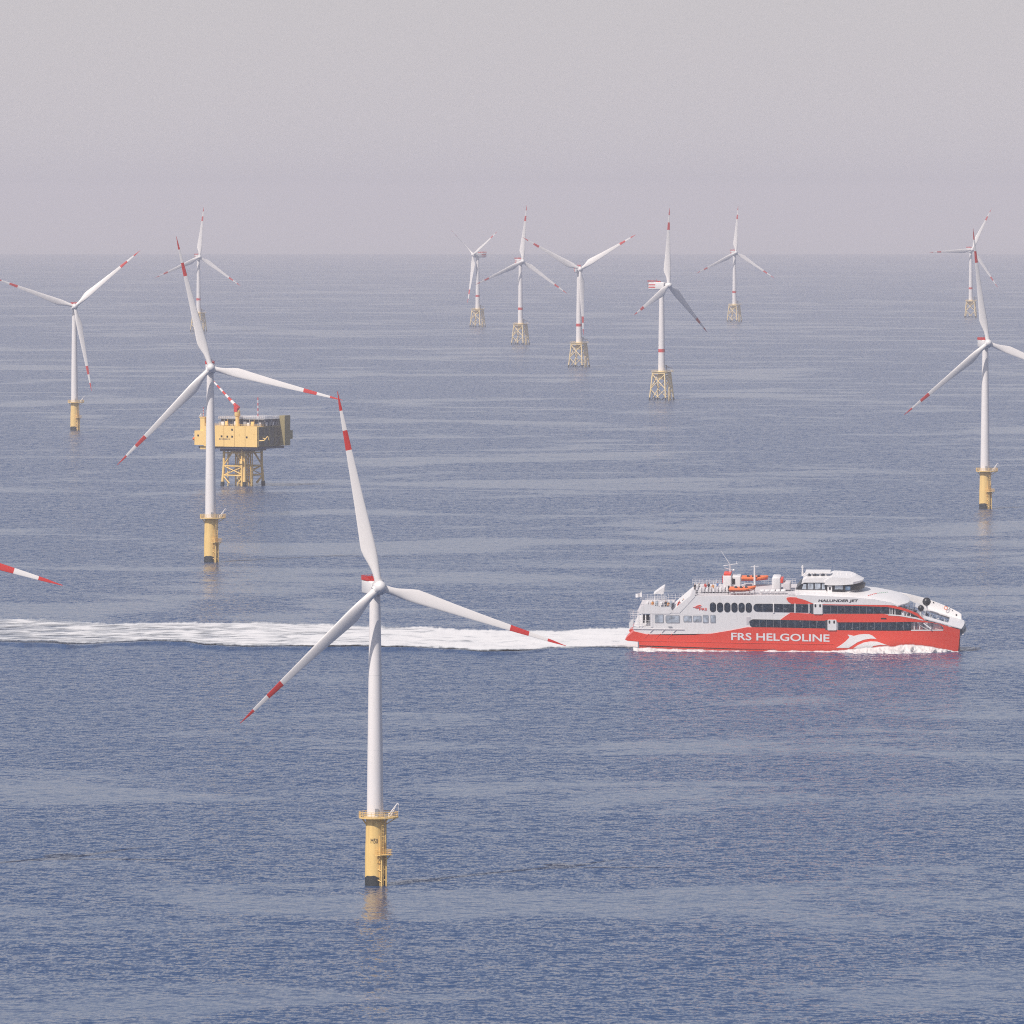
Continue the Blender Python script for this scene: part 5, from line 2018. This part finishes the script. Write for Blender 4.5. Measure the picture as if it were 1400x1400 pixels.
def grid_mesh(name, nu, nv, fn, mat):
    vs_, fs_, uvs = [], [], []
    for j in range(nv + 1):
        for i in range(nu + 1):
            vs_.append(tuple(fn(i / nu, j / nv)))
            uvs.append((i / nu, j / nv))
    w = nu + 1
    for j in range(nv):
        for i in range(nu):
            a = j * w + i
            fs_.append((a, a + 1, a + w + 1, a + w))
    me = bpy.data.meshes.new(name)
    me.from_pydata(vs_, [], fs_)
    ul = me.uv_layers.new(name="UVMap")
    for lp in me.loops:
        ul.data[lp.index].uv = uvs[lp.vertex_index]
    me.materials.append(mat)
    me.polygons.foreach_set("use_smooth", [True] * len(me.polygons))
    me.update()
    return me


PPM_W = px_per_m(sea_point(400, 884))


def crest(px):
    """height of the breaking edge on the near side of the wake"""
    h = 1.0 + 0.9 * noise.noise(Vector((px * 0.012, 2.2, 3.0))) + 0.4 * noise.noise(Vector((px * 0.05, 5.2, 1.0)))
    h = max(0.25, h)
    if px > 690:
        h *= max(0.25, 1 - (px - 690) / 120)
    return h


def wake_pt(u, v):
    px = -160 + 1032 * u
    h = crest(px)
    rag = 0.9 * noise.noise(Vector((px * 0.16, 3.0, 0.7))) + 0.6 * noise.noise(Vector((px * 0.5, 1.0, 2.7)))
    py0, py1 = lerp_table(LO, px) + 0.4 + h * PPM_W + rag, lerp_table(UP, px) - 1.0 + 1.5 * rag
    py = py0 + (py1 - py0) * v
    p = sea_point(px, py)
    n = noise.noise(Vector((p.x * 0.05, p.y * 0.03, 1.3))) + 0.5 * noise.noise(Vector((p.x * 0.15, p.y * 0.08, 4.3)))
    e = math.sin(math.pi * min(1, max(0, v)))
    p.z += 0.02 + h * max(0.0, 1 - v * 2.2) ** 2 + (0.7 + 0.7 * u) * e ** 0.6 * (0.5 + 0.6 * n)
    return p


wake = link("wake_foam", grid_mesh("wake_foam", 620, 60, wake_pt, M_FOAM))
tag(wake, "long white churned wake trailing left behind the ferry", kind="stuff")


# swell along the near edge of the wake: a low ridge of water whose steep face looks at us
def ridge_pt(u, v):
    px = -160 + 1032 * u
    h = crest(px)
    base = sea_point(px, lerp_table(LO, px) + h * PPM_W)
    run = 5.0 + 1.5 * h
    q = Vector((base.x, base.y, 0)).normalized()
    if v < 0.5:
        t = v / 0.5
        off, z = -run * (1 - t), h * (0.5 - 0.5 * math.cos(math.pi * t)) * (0.8 + 0.2 * t)
    else:
        t = (v - 0.5) / 0.5
        off, z = 40 * t, h * (1 - t) ** 2
    p = base + q * off
    p.z = sea_z(p.x, p.y) + z - 0.03
    return p


ridge = link("wake_swell", grid_mesh("wake_swell", 500, 16, ridge_pt, M_SEA))
tag(ridge, "low dark swell running along the near edge of the wake", kind="stuff")

# foam thrown up along the hull
TOPF = [(862, 884), (880, 885.5), (950, 887.6), (1040, 889.6), (1058, 888), (1065, 889.4), (1140, 888.6), (1165, 886), (1190, 884.2), (1215, 882), (1235, 879.8), (1250, 880), (1265, 882.4), (1285, 886), (1300, 888.2), (1310, 889.6)]
BOTF = [(862, 889.5), (900, 892), (1000, 893), (1100, 893.4), (1180, 894), (1230, 893.4), (1260, 892), (1290, 890.8), (1310, 890.4)]


def spray_pt(u, v):
    px = 866 + 444 * u
    jag = 1.4 * noise.noise(Vector((px * 0.1, 9.0, 0.3))) + 0.5 * noise.noise(Vector((px * 0.33, 4.0, 1.3)))
    a = F_MAT @ V(px, lerp_table(TOPF, px) + jag, ysd(px - FX) - 1.2)
    b = sea_point(px, lerp_table(BOTF, px) + 1.2 + 1.5 * noise.noise(Vector((px * 0.12, 1.0, 8.3))))
    b.z -= 0.2
    p = a.lerp(b, v)
    n = noise.noise(Vector((px * 0.16, v * 3, 3.3))) + 0.6 * noise.noise(Vector((px * 0.5, v * 7, 6.3)))
    p.z += 0.55 * n * math.sin(math.pi * v) - 0.7 * math.sin(math.pi * v)
    p.y -= 1.4 * n * math.sin(math.pi * v)
    return p


spray = link("bow_spray", grid_mesh("bow_spray", 420, 16, spray_pt, M_SPRAY))
tag(spray, "white spray and foam curling along the ferry's red hull", kind="stuff")
